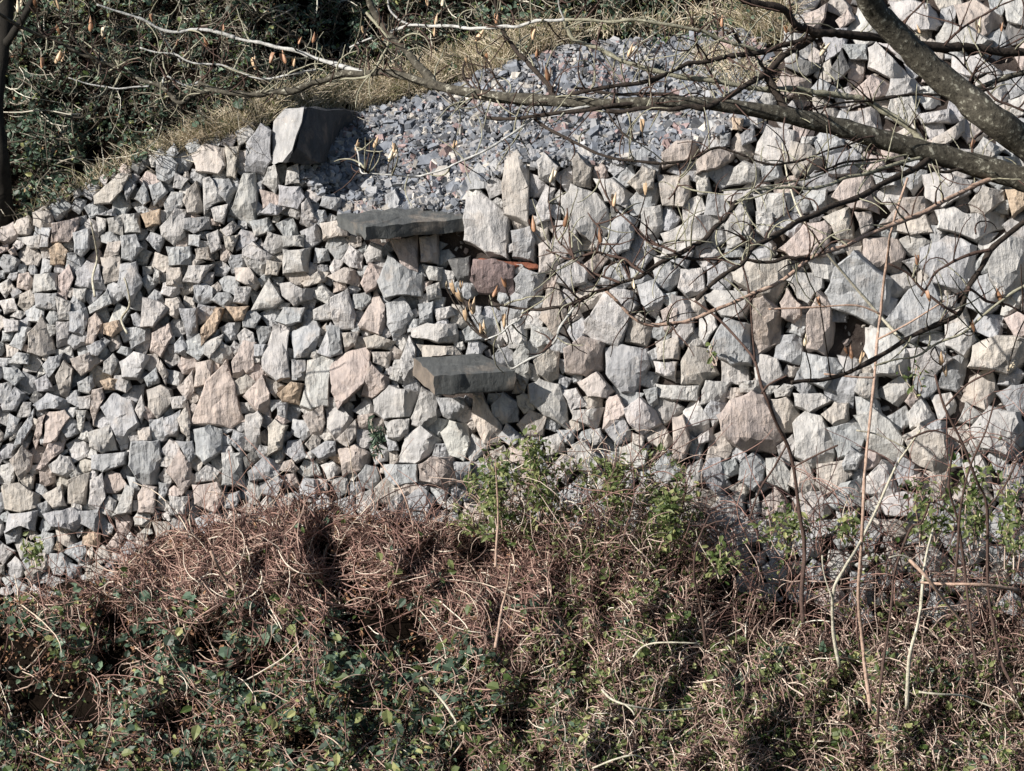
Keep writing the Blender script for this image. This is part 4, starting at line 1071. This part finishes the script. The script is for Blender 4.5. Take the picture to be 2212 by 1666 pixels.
parts = [(*grass(n, reg, sd), 0) for reg, n, sd in GR]
V, fs, ms = merge(parts)
tag(link("dry_grass", mesh_fast("dry_grass", V, fs, matidx=ms), [M_GRASS]), "straw coloured dry grass along the edge between scrub and stones", "grass", kind="stuff")

# ---------------------------------------------------------------- traced stems and branches
def smooth_path(pts, sub=4):
    p = np.array(pts, float); n = len(p); out = []
    for i in range(n - 1):
        p0 = p[max(i - 1, 0)]; p1 = p[i]; p2 = p[i + 1]; p3 = p[min(i + 2, n - 1)]
        for k in range(sub):
            t = k / sub
            out.append(0.5 * ((2 * p1) + (-p0 + p2) * t + (2 * p0 - 5 * p1 + 4 * p2 - p3) * t * t + (-p0 + 3 * p1 - 3 * p2 + p3) * t ** 3))
    out.append(p[-1]); return np.array(out)

def limb(name, path, mat, parent=None, sides=8, knob=0.10, seed=0):
    """path rows: x, y, depth, radius in metres; a rounded, slightly knobbly tube with closed ends"""
    r = np.random.default_rng(seed + 17)
    q = smooth_path(path, 4)
    pts = P(q[:, 0], q[:, 1], q[:, 2]); rad = np.maximum(q[:, 3], 0.0006)
    n = len(q)
    V, Q = tubes(pts[None], (rad * (1 + r.normal(0, knob, n)))[None], sides)
    V = V.reshape(n, sides, 3); V += r.normal(0, 0.05, V.shape) * rad[:, None, None]
    V = V.reshape(-1, 3)
    caps = np.array([list(range(sides))[::-1], list(range((n - 1) * sides, n * sides))])
    me = mesh_fast(name, V, [Q, caps], smooth=True)
    return link(name, me, [mat], parent)

def dtree(x, y): return 10.4 + 0.35 * math.sin(x * 0.0031 + 0.5) + 0.25 * math.sin(y * 0.006 + 1.0)
MR = K * 10.4
# --- the overhanging tree. rows: material, drift in depth from its joint, start radius, end radius, points
tree = empty("tree", PT(2560, 2300, 10.4))
tag(tree, "bare tree with mottled grey limbs and orange buds reaching across the top from the right", "tree")
def tree_limb(name, pts, r0, r1, mat, drift=0.0, seed=0, sides=8):
    n = len(pts); rows = []
    for i, (x, y) in enumerate(pts):
        t = i / max(1, n - 1)
        rows.append((x, y, dtree(x, y) + drift * min(1, t * 1.6), (r0 + (r1 - r0) * t ** 0.85) * MR))
    return limb(name, rows, mat, tree, sides, 0.12, seed)
LIMBA = [(2560, 520), (2400, 455), (2260, 412), (2212, 387), (2100, 355), (2000, 328), (1900, 300), (1800, 272), (1700, 250), (1600, 233), (1500, 222), (1400, 222), (1300, 224), (1200, 218), (1100, 212), (1040, 205), (940, 185), (880, 167), (830, 156), (790, 160)]
ra = [40, 34, 31, 29, 27, 25, 23.5, 21.5, 18.5, 16, 14, 13, 12.5, 13, 13.5, 13, 11, 9.5, 8.5, 7.5]
limb("limb", [(x, y, dtree(x, y), q * 0.93 * MR) for (x, y), q in zip(LIMBA, ra)], M_BARK, tree, 14, 0.045, 1)
LIMBB = [(2560, 560), (2380, 430), (2230, 318), (2150, 262), (2080, 205), (2010, 148), (1950, 88), (1895, 30), (1860, -30), (1830, -90)]
rb = [50, 44, 40, 38, 36, 34, 32, 31, 30, 28]
limb("limb", [(x, y, dtree(x, y) - 0.35 * min(1, i / 3), q * 0.88 * MR) for i, ((x, y), q) in enumerate(zip(LIMBB, rb))], M_BARK, tree, 14, 0.04, 2)
limb("trunk", [(2640, 3600, 10.6, .24), (2620, 2400, 10.5, .20), (2600, 1500, 10.45, .17), (2580, 900, 10.4, .15), (2560, 540, dtree(2560, 540), .13), (2540, 100, 10.3, .10), (2500, -600, 10.2, .07)], M_BARK, tree, 16, 0.03, 3)
BR = [
 # grey twigs on the left end of the long limb
 ("s", 0, 7, 3.2, "790,160 717,137 640,110 560,92 508,82"), ("s", -.05, 5, 2.2, "508,82 446,65 412,65 377,70 343,62 274,31 209,10"),
 ("g", 0, 8.5, 6, "790,160 734,160 707,172 635,197 560,203 515,202 460,194 430,178"), ("s", -.05, 3, 1.8, "430,178 405,185 380,176 364,166 353,170 352,180"),
 ("g", .1, 5, 3.6, "460,194 420,205 388,223 343,185 274,154 206,127 137,96 69,69 0,31 -60,0"),
 ("s", .05, 2.4, 1.8, "322,187 257,192 192,182 148,168"), ("s", -.05, 2.8, 2, "683,151 576,171 542,165 480,141 422,137 377,117 336,113 302,103"),
 ("g", 0, 10, 6.5, "940,185 900,140 860,95 832,62 805,20 780,-40"), ("p", -.06, 3.5, 2.5, "791,27 818,58 839,89 825,123 801,161 739,171 705,182"),
 ("s", -.1, 4, 3.4, "839,72 890,55 924,57 1014,62 1070,60 1117,58 1158,45 1219,43"), ("p", 0, 3.6, 4.0, "1219,43 1322,48 1357,43 1425,51 1464,57 1522,69 1590,96 1640,112"),
 ("s", 0, 3, 2, "890,55 866,45 842,21 838,-10"), ("s", 0, 2.8, 2, "756,103 782,90 804,82"), ("s", 0, 2.4, 1.8, "1219,43 1208,15 1205,-20"),
 ("p", .1, 7.5, 4.5, "2002,315 1968,281 1933,254 1875,219 1830,209 1760,200 1693,192 1625,190 1550,176 1464,165 1391,147 1340,130 1288,103 1240,86 1219,43"),
 ("t", .1, 5, 3, "1200,218 1185,185 1151,147 1117,113 1090,75 1075,30 1070,-20"),
 ("s", -.12, 3.4, 1.5, "1300,224 1219,240 1154,254 1118,281 1082,305 1014,341 962,365 897,382 859,379 800,374 780,372 774,334 767,314"),
 ("t", -.1, 4, 3, "1400,222 1322,228 1219,243 1117,256 1048,254"), ("t", -.05, 3, 1.8, "1154,257 1185,279 1240,307 1288,331 1340,345 1391,350 1464,350 1498,345 1532,324 1556,319 1607,336 1672,356 1727,348 1796,322 1860,300"),
 ("p", .06, 5, 2.4, "2000,335 1950,350 1865,377 1796,398 1745,408 1710,405 1631,412 1590,436"), ("t", .1, 4.6, 2.2, "1590,436 1566,473 1522,518 1474,545 1391,593 1340,611 1288,631 1254,648 1219,662 1168,669 1100,662 1082,659"),
 ("t", -.1, 6, 3.4, "2010,340 1950,377 1865,422 1796,446 1745,470 1700,494 1659,518 1628,534 1604,569 1549,604 1504,648"),
 ("r", .1, 3, 1.6, "1659,518 1638,530 1618,524 1600,516"),
 ("t", .05, 3.0, 1.8, "2100,365 2040,372 1960,360 1880,345 1820,352 1760,372"), ("p", .1, 2.6, 1.6, "1995,330 1915,345 1830,357 1750,385 1690,398 1560,412"),
 ("s", -.1, 2.4, 1.6, "1130,669 1123,690 1082,720 1048,734"), ("s", -.1, 3, 2, "1240,665 1219,693 1199,737 1168,765 1127,785 1103,796 1089,768 1075,744"),
 ("n", .2, 6, 3, "2212,366 2122,394 2036,436 1968,470 1899,497 1830,530 1780,546 1748,560 1693,604 1625,635 1539,672 1474,696 1442,700 1391,700 1367,686 1343,662 1308,628"),
 ("t", .1, 3.2, 2.4, "1748,560 1700,556 1640,566 1560,560 1500,560 1440,552"),
 ("t", -.1, 9, 6.5, "2330,125 2212,113 2105,103 2036,103 1933,86 1830,75 1762,72 1720,55 1693,21 1607,0 1560,-20"),
 ("t", -.05, 6.5, 3.5, "1762,74 1730,100 1693,120 1645,165 1590,199 1522,233 1453,237 1380,235 1310,240"), ("t", 0, 6, 3, "1762,74 1720,92 1659,110 1590,120 1540,130 1487,137 1440,160 1400,185"),
 ("t", 0, 9, 6, "1700,248 1690,225 1676,199 1660,170 1652,151"), ("t", .1, 3.5, 2.5, "1652,151 1630,120 1600,95 1580,60"),
 ("t", 0, 2.8, 1.8, "2150,190 2019,205 1899,216 1813,223 1758,237"), ("g", .1, 7.5, 6.5, "2290,140 2212,156 2173,168 2091,199 2060,210"),
 ("t", .1, 4.4, 2.6, "2212,345 2105,542 2110,480 2160,400"), 
 ("t", .2, 6, 3.2, "2300,440 2212,480 2140,540 2091,621 2070,679 1968,727 1865,789 1830,806 1770,822 1710,827"),
 ("r", .1, 3, 1.6, "2070,679 2010,640 1960,590 1920,570"), ("r", .1, 3, 1.6, "2091,621 2130,650 2180,660 2230,690"), ("r", .1, 3.4, 1.8, "2140,540 2070,560 2020,590 1990,640"),
 ("p", .1, 3.4, 2, "2230,610 2150,660 2080,720 1980,770 1890,790"), ("r", .1, 2.6, 1.4, "1600,235 1560,200 1530,150 1510,110 1500,60 1480,10"),
 ("t", -.1, 4.5, 3, "1440,160 1380,180 1300,190 1230,205"), ("t", 0, 4, 2.2, "1500,222 1450,205 1380,203 1300,200 1240,190"),
 ("t", 0, 3, 1.6, "1040,205 1010,180 1000,150 1010,120"), ("t", 0, 2.6, 1.4, "1100,212 1070,170 1055,135 1030,110"), ("t", 0, 3, 1.4, "960,190 985,220 1000,225 1004,212"),
 ("r", 0, 3, 1.5, "2080,205 2110,150 2150,110 2212,80"), ("r", 0, 3, 1.5, "1933,86 1960,40 1990,10 2010,-20"), ("r", 0, 3, 1.5, "2036,103 2080,60 2130,30 2190,0 2230,-20"),
 ("r", 0, 2.6, 1.3, "2212,240 2150,215 2100,160 2060,120 2020,110"), ("r", .1, 2.4, 1.3, "1900,300 1880,330 1870,360 1868,385"), ("r", .1, 2.6, 1.4, "2100,330 2105,300 2140,270 2212,250"),
 ("t", .1, 2.6, 1.4, "1800,272 1770,250 1730,240 1690,225"), ("r", .1, 2.4, 1.3, "1464,350 1470,380 1460,410 1445,430"), ("t", 0, 2.2, 1.2, "1300,224 1330,270 1360,300 1400,315"),
 ("t", 0, 2.4, 1.2, "880,167 850,130 838,110"), ("r", .1, 2.6, 1.4, "1460,545 1400,520 1360,480 1320,440 1300,400 1290,370"), ("r", .1, 2.6, 1.4, "1392,590 1350,560 1290,545 1230,560 1180,540"),
 ("r", .1, 2.4, 1.2, "1340,611 1280,590 1240,560 1205,520 1190,470 1185,430"), ("r", .1, 2.2, 1.2, "1240,560 1230,500 1225,450"), ("r", .1, 2.2, 1.2, "1290,545 1300,500 1270,460"),
 ("t", .1, 2.2, 1.2, "206,127 170,100 150,60 155,30"), ("t", .1, 2, 1.1, "274,154 250,150 215,160 180,150 140,155"), ("t", .1, 2, 1.1, "137,96 100,80 70,40"), ("s", .1, 1.8, 1.0, "343,62 380,120 400,145 430,150"),
 ("t", .1, 2, 1.0, "480,141 470,110 480,80"), ("t", .1, 1.8, 1.0, "576,171 600,150 605,120"), ("t", .1, 1.8, 1.0, "302,103 300,60 330,20"),
]
BM = {"s": M_SILVER, "t": M_TWIG, "p": M_PALE, "n": M_TAN, "r": M_RED, "g": M_BARK}
tips = []
for i, (mk, dr, r0, r1, ptx) in enumerate(BR):
    pts = [tuple(float(v) for v in q.split(',')) for q in ptx.split()]
    if ptx.startswith("2212,345 2105,542"): continue
    r = np.random.default_rng(700 + i)
    if mk in 'tr': r0 *= 1.2; r1 *= 1.3
    pp = [pts[0]]
    for a, b in zip(pts, pts[1:]):              # kinks at the nodes
        L = math.hypot(b[0] - a[0], b[1] - a[1])
        if L > 45: pp.append(((a[0] + b[0]) / 2 + r.normal(0, 0.03) * L, (a[1] + b[1]) / 2 + r.normal(0, 0.03) * L))
        pp.append(b)
    tree_limb("branch" if r0 >= 4 else "twig", pp, r0, r1, BM[mk], dr * 0.6, i + 10, 8 if r0 > 3 else 6)
    tips.append((pp[-1], dr * 0.6, math.atan2(-(pp[-1][1] - pp[-2][1]), pp[-1][0] - pp[-2][0])))

def bud_mesh():
    """a slender pointed bud of two opening scales"""
    prof = [(0, .09), (.08, .16), (.22, .20), (.45, .17), (.7, .10), (.9, .04), (1, .005)]
    s = 7; V = []
    for z, q in prof:
        for k in range(s):
            a = k * 6.2832 / s; rr = q * (1 + 0.18 * math.cos(2 * a)); V.append((rr * math.cos(a) * 0.8 + 0.10 * z * z, rr * math.sin(a) * 0.8, z))
    F = [(i * s + k, i * s + (k + 1) % s, (i + 1) * s + (k + 1) % s, (i + 1) * s + k) for i in range(len(prof) - 1) for k in range(s)]
    b = len(V)
    for (z, q) in [(0, .06), (.3, .24), (.6, .30), (.82, .26)]:      # one scale peeling away
        for a in (-0.6, 0, 0.6): V.append((-q * math.cos(a) , q * math.sin(a), z))
    for i in range(3):
        for k in range(2): F.append((b + i * 3 + k, b + i * 3 + k + 1, b + (i + 1) * 3 + k + 1, b + (i + 1) * 3 + k))
    me = bpy.data.meshes.new("bud"); me.from_pydata(V, [], F)
    for p in me.polygons: p.use_smooth = True
    return me
BUDME = [bud_mesh() for _ in range(4)]
for k, c in enumerate([(0.42, 0.23, 0.13), (0.64, 0.46, 0.29), (0.26, 0.14, 0.08), (0.74, 0.63, 0.46)]):
    m, n_, l_, b_ = principled("bud_scale_%s" % "abcd"[k]); b_.inputs["Roughness"].default_value = 0.5
    t_ = noise(n_, 60, 3); coords(n_, l_, t_); r_ = ramp(n_, [(0.35, tuple(v * 0.6 for v in c)), (0.65, c)]); l_.new(t_.outputs[0], r_.inputs[0]); l_.new(r_.outputs[0], b_.inputs["Base Color"])
    BUDME[k].materials.append(m)
def tl(ox_, oy_, s):
    out = []
    for q in s.split():
        a, b = q.split(','); out.append(((float(a) / 1.58 + ox_) / 1.8445, (float(b) / 1.58 + oy_) / 1.8445))
    return out
BUDS = tl(0, 0, "570,170 645,200 115,50 230,20 375,30 960,110 380,190 265,400 350,370 390,360 1110,260 1300,275 1410,170 1880,250 1970,240 1700,370 1610,410 1850,390 1800,370 1185,360") + \
    tl(1300, 0, "690,130 680,200 1070,120 730,10 640,10 940,230 890,370 1010,360 1320,330 1300,220 970,600 300,900 185,920 430,930 395,990 800,910 1400,480 1900,330 1310,1430 1500,1400 1730,1500 1410,1120 1810,1270 2010,1200 1990,800 235,180") + \
    tl(1300, 1000, "755,200 805,240 845,210 1050,260 1130,200 920,370 880,410 1120,450 1000,510 975,490 1940,210 860,290") + \
    tl(2680, 0, "880,230 970,300 930,320 2070,170 1560,180 1930,180 1740,430 310,140 1880,900 720,180") + \
    tl(2680, 1000, "830,570 930,320 1100,620 1180,680 1130,650 1620,290 1690,690 1900,480 2070,290 1540,60 2110,730 1720,760")
BUDS = BUDS[:84]
for i, (x, y) in enumerate(BUDS):
    r = np.random.default_rng(900 + i)
    d = dtree(x, y) + r.uniform(-0.06, 0.06)
    o = bpy.data.objects.new("bud", BUDME[r.choice(4, p=[.3, .35, .15, .2])]); COL.objects.link(o); o.parent = tree
    s = r.uniform(18, 38) * MR
    p = PT(x, y + 10, d)
    o.matrix_parent_inverse = tree.matrix_basis.inverted()
    o.location = p.tolist(); o.scale = (s * 0.85, s * 0.85, s)
    o.rotation_euler = (r.normal(-0.1, .2), r.normal(-0.12, 0.30), r.uniform(0, 6.28))

# nearest-branch stalks
def branch_samples():
    out = []
    for (mk, dr, r0, r1, ptx) in BR:
        pts = [tuple(float(v) for v in q.split(',')) for q in ptx.split()]; n = len(pts)
        for i, (a, b) in enumerate(zip(pts, pts[1:])):
            for k in range(5):
                t = k / 5; tt_ = (i + t) / (n - 1); x = a[0] + (b[0] - a[0]) * t; y = a[1] + (b[1] - a[1]) * t
                out.append((x, y, dtree(x, y) + dr * 0.6 * min(1, tt_ * 1.6)))
    for i in range(len(LIMBA) - 1):
        for k in range(6):
            t = k / 6; x = LIMBA[i][0] * (1 - t) + LIMBA[i + 1][0] * t; y = LIMBA[i][1] * (1 - t) + LIMBA[i + 1][1] * t
            out.append((x, y, dtree(x, y)))
    return np.array(out)
BS = branch_samples()
SP = []; SR = []
for i, (x, y) in enumerate(BUDS):
    r = np.random.default_rng(3900 + i)
    dd = np.hypot(BS[:, 0] - x, (BS[:, 1] - y - 40) * 0.8); j = int(dd.argmin())
    a = BS[j]; x1, y1 = x, y + 11; d1 = dtree(x, y)
    tt_ = np.linspace(0, 1, 8)
    bowx = r.normal(0, 8); X = a[0] + (x1 - a[0]) * tt_ ** 1.2 + bowx * np.sin(tt_ * 3.14); Y = a[1] + (y1 - a[1]) * tt_ ** 1.6 + 6 * np.sin(tt_ * 3.14)
    SP.append(P(X, Y, a[2] + (d1 - a[2]) * tt_)); SR.append(np.linspace(1.8, 1.3, 8) * MR)
V, Q = tubes(np.array(SP), np.array(SR), 5)
o = link("bud_stalks", mesh_fast("bud_stalks", V, [Q], smooth=True), [M_TWIG], tree); o["kind"] = "stuff"
# fine side twigs of the crown
r = np.random.default_rng(77); SP = []; SR = []
for k in range(800):
    a = BS[r.integers(len(BS))]
    if a[1] > 760: continue
    L = r.uniform(25, 95) * (1.3 if a[0] > 1100 else 1); th = r.normal(1.3, 0.8) if r.uniform() < 0.7 else r.uniform(3.3, 6.0); be = r.normal(0, 0.16)
    ang = th + be * np.arange(8) + np.cumsum(r.normal(0, .12, 8))
    X = a[0] + np.concatenate([[0], np.cumsum(np.cos(ang[:-1]) * L / 7)]); Y = a[1] - np.concatenate([[0], np.cumsum(np.sin(ang[:-1]) * L / 7)])
    SP.append(P(X, Y, a[2] + np.linspace(0, r.normal(0, .15), 8))); SR.append(np.linspace(r.uniform(1.4, 2.6), 0.9, 8) * MR)
for k, mt in enumerate((M_RED, M_PALE)):  # every second twig coloured pale to stand for twigs catching the sun
    V, Q = tubes(np.array(SP[k::2]), np.array(SR[k::2]), 5)
    o = link("fine_twigs", mesh_fast("fine_twigs", V, [Q], smooth=True), [mt], tree); o["kind"] = "stuff"

# --- dark trunk at the left edge, behind the wall
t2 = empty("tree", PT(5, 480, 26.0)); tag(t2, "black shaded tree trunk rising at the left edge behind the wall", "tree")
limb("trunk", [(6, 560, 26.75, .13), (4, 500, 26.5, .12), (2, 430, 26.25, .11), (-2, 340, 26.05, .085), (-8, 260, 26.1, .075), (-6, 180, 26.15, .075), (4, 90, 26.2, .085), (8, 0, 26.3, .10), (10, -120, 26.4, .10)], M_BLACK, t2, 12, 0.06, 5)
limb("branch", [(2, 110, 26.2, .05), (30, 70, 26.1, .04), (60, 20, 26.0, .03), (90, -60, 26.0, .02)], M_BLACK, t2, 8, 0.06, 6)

# --- standing stems in front of the wall
STEMS = [
 ("r", 5.5, 3, 22.6, "1735,1345 1731,1286 1738,1183 1727,1111 1710,988 1676,912 1660,870 1645,834 1631,782 1607,748 1553,690 1500,650", "thick dark red brown stem left of the tall pinkish one, its top bent left", ["1631,782 1625,714 1618,628 1600,560", "1645,850 1662,830 1700,812", "1700,960 1672,1010 1640,1060 1620,1120", "1714,1010 1760,985 1810,962"]),
 ("a", 4.5, 3, 22.4, "1880,1530 1868,1440 1861,1371 1854,1286 1861,1176 1864,1111 1868,1022 1878,919 1889,816 1895,734 1902,679 1909,611 1919,542 1923,508 1940,446 1961,384", "tallest straight pale pinkish stem standing right of centre against the wall", ["1902,679 1850,660 1760,664 1660,668", "1895,734 1960,700 2040,650", "1889,816 1850,815 1780,808"]),
 ("p", 4, 2, 22.9, "1947,734 1892,672 1830,600 1782,542 1745,490 1721,446 1700,377 1690,309", "slender pale stem leaning left across the upper wall behind the tall pinkish stem", []),
 ("p", 4.5, 2.5, 22.2, "1813,1440 1800,1365 1800,1279 1820,1235 1844,1196 1861,1166 1895,1097 1933,1012 1960,970 1988,930", "pale crooked stem curving up and right from the brambles to cross the tall pinkish stem", ["1960,970 1900,940 1850,930", "1800,1300 1780,1240 1776,1200"]),
 ("p", 5, 2.6, 21.9, "1959,1532 1964,1423 1985,1337 1995,1241 2003,1190 2016,1142", "cream coloured upright stem with a side shoot arching left at lower right", ["1995,1241 1975,1215 1950,1200 1920,1205"]),
 ("r", 4, 2.4, 21.9, "1895,1574 1899,1509 1909,1423 1926,1303 1933,1234 1967,1142 1990,1130 2010,1080", "dark wine red stem between the cream stem and the tall pinkish stem", []),
 ("r", 4.6, 2.8, 22.0, "2197,1498 2166,1440 2149,1371 2134,1268 2132,1097 2110,1040 2080,960 2040,880 2020,810", "long dark stem rising near the right edge and leaning left over the stones", ["2080,960 2020,930 1960,950", "2132,1100 2170,1050 2200,990", "2040,880 2090,830 2150,800"]),
 ("r", 4, 2.4, 21.8, "2110,1440 2100,1380 2085,1240 2070,1130 2050,1050 2060,960", "dark upright stem third in from the right edge among green leaves", ["2070,1130 2030,1090 2000,1085"]),
 ("r", 3.6, 2, 21.8, "2060,1270 2068,1200 2075,1100 2095,1010 2130,930 2150,860", "thin dark stem leaning right above the brambles near the right edge", []),
 ("r", 3.6, 2.2, 22.6, "1525,1400 1515,1320 1500,1250 1502,1190 1520,1140 1535,1110", "short dark forked stem at the left foot of the right hand stones", ["1502,1190 1480,1185 1460,1170", "1535,1110 1560,1100 1590,1095", "1520,1140 1545,1128 1570,1125"]),
 ("a", 5, 3, 21.6, "2200,1275 2160,1268 2100,1262 2040,1262 1990,1258", "orange tan stem lying level across the brambles at the right edge", []),
 ("a", 5, 3, 21.4, "1965,1210 1995,1240 2020,1270 2050,1310 2080,1345", "short tan stick sloping down to the right beside the cream stem", []),
 ("a", 4.4, 3, 21.9, "455,1190 466,1215 480,1240 493,1262 505,1275", "short straw coloured stick sloping through the brown bramble heap on the left", []),
 ("a", 4.2, 2.2, 21.8, "1070,1400 1078,1350 1085,1310 1098,1260 1102,1218", "straw coloured upright stick in the middle of the bramble heap", []),
 ("p", 4.6, 3, 21.0, "910,1465 935,1490 960,1520 980,1550 985,1560", "pale broken stick sloping down in the centre foreground", []),
 ("s", 3.8, 2.2, 22.0, "1368,1420 1385,1400 1410,1390 1450,1388 1505,1390", "whitish bent twig lying across the brambles right of centre", []),
 ("s", 4, 2.4, 20.9, "1300,1490 1320,1510 1350,1522 1400,1532 1440,1535 1500,1530", "white curved twig low in the foreground right of centre", ["1350,1522 1365,1535 1370,1545"]),
 ("p", 3.6, 2, 20.6, "1280,1660 1330,1640 1370,1632 1400,1645 1420,1670", "pale arching twig at the bottom edge right of centre", []),
 ("p", 4, 2.4, 21.2, "1985,1495 2030,1500 2080,1503 2110,1515 2150,1530", "pale twig lying level at the lower right below the cream stem", []),
 ("a", 3.4, 1.8, 23.4, "1070,1225 1072,1180 1076,1120 1074,1060 1070,1000", "thin grey stalk standing among the green shoots below the lower slab", []),
 ("s", 3.2, 2, 24.0, "205,640 200,600 210,560 205,520 196,480", "slender bluish stem standing before the wall at far left", []),
 ("p", 3.2, 2, 24.0, "275,720 262,690 280,660 275,620 268,600", "short crooked pale stem in a dark joint of the left wall", []),
]
SM = {"r": M_RED, "a": M_TAN, "p": M_CREAM, "s": M_CREAM}
leafpts = []
for i, (mk, r0, r1, d0_, ptx, lab, sides_) in enumerate(STEMS):
    pts = [tuple(float(v) for v in q.split(',')) for q in ptx.split()]
    n = len(pts); e = empty("dead_stem", PT(pts[0][0], pts[0][1], d0_)); tag(e, lab, "stem", "bare stems standing in the brambles")
    mr = K * d0_
    limb("main_stem", [(x, y, d0_ + 0.25 * math.sin(k * 0.7 + i) * min(1, k / 2), (r0 + (r1 - r0) * k / (n - 1)) * mr * (0.7 if mk in 'sp' and pts[0][1] > 1380 and abs(pts[0][1] - pts[-1][1]) < 130 else 0.9)) for k, (x, y) in enumerate(pts)], SM[mk], e, 7, 0.08, 50 + i)
    for sx in sides_:
        q = [tuple(float(v) for v in z.split(',')) for z in sx.split()]
        kn = int(np.argmin([math.hypot(q[0][0] - x, q[0][1] - y) for x, y in pts])); dj = d0_ + 0.25 * math.sin(kn * 0.7 + i) * min(1, kn / 2)
        limb("side_shoot", [(x, y, dj - 0.05 * k, (r1 * 0.95 - 0.3 * k / len(q)) * mr * 0.8) for k, (x, y) in enumerate(q)], SM[mk], e, 6, 0.08, 90 + i)

# --- leafy shoots in front of the wall
def shoot(x, y, d, h, wdt, nl, label, seed, mat=M_LEAF, cat="plant", name="leafy_shoot", size=(0.035, 0.085), nst=4, narrow=0.55):
    r = np.random.default_rng(seed); e = empty(name, PT(x, y, d)); tag(e, label, cat, "green shoots growing in front of the stones" if name == "leafy_shoot" else None)
    SP = []; SR = []; LC = []
    for k in range(nst):
        tx = x + r.normal(0, wdt * 0.35); ty = y - h * r.uniform(0.6, 1.0); tt_ = np.linspace(0, 1, 9)
        X = x + r.normal(0, wdt * .2) * (1 - tt_) + (tx - x) * tt_ + 6 * np.sin(tt_ * 5 + k); Y = y + (ty - y) * tt_
        D = d + r.normal(0, .08) * tt_
        SP.append(P(X, Y, D)); SR.append(np.linspace(.006, .003, 9))
        m = nl // nst; u = r.uniform(0.15, 1, m) ** 0.8; ix = (u * 8).astype(int)
        LC.append(P(X[ix] + r.normal(0, wdt * 0.22, m), Y[ix] + r.normal(0, 9, m), D[ix] - r.normal(0.03, .08, m)))
    V, Q = tubes(np.array(SP), np.array(SR), 5); link("stem", mesh_fast("stem", V, [Q], smooth=True), [M_STEM], e)
    c = np.concatenate(LC); V, T = leaves(c, r.uniform(*size, len(c)), r, 0.55, narrow)
    link("leaves", mesh_fast("leaves", V, [T]), [mat], e)
    return e
for a in [(1165, 1130, 23.9, 230, 60, 330, "tallest bushy green shoot right below the lower slab"), (1065, 1150, 23.9, 190, 55, 230, "pale green shoot left of the tallest one below the lower slab"),
          (1330, 1110, 23.9, 140, 80, 200, "low broad green shoot right of the tallest one below the slab"), (1440, 1190, 23.7, 190, 70, 240, "green shoot at the left foot of the right hand stones"),
          (1700, 1200, 23.4, 130, 80, 130, "sparse green shoot around the base of the thick dark stem"), (2010, 1180, 23.0, 170, 90, 170, "green shoot between the tall pinkish stem and the right edge"),
          (2110, 1190, 22.8, 230, 70, 220, "dense green shoot climbing the dark stems near the right edge"), (2185, 1230, 22.6, 260, 50, 160, "green shoot cut by the right edge of the picture"),
          (1570, 1250, 23.4, 110, 70, 90, "small green shoot among brambles left of the thick dark stem"), (75, 1225, 24.1, 70, 40, 60, "small yellow green shoot at the foot of the left wall"),
          (1830, 1170, 23.4, 90, 60, 60, "little green shoot just left of the tall pinkish stem"), (1540, 790, 24.4, 60, 30, 8, "tiny sprig with few leaves in the middle of the right hand stones"),
          (1980, 860, 23.0, 90, 50, 26, "yellow green sprig right of the tall pinkish stem at mid height")]:
    shoot(*a, seed=int(a[0]))
shoot(815, 990, 24.55, 95, 26, 90, "small dark green fern growing from a joint left of the lower slab", 5, M_IVY, "fern", "fern", (0.05, 0.09), 5, 0.3)
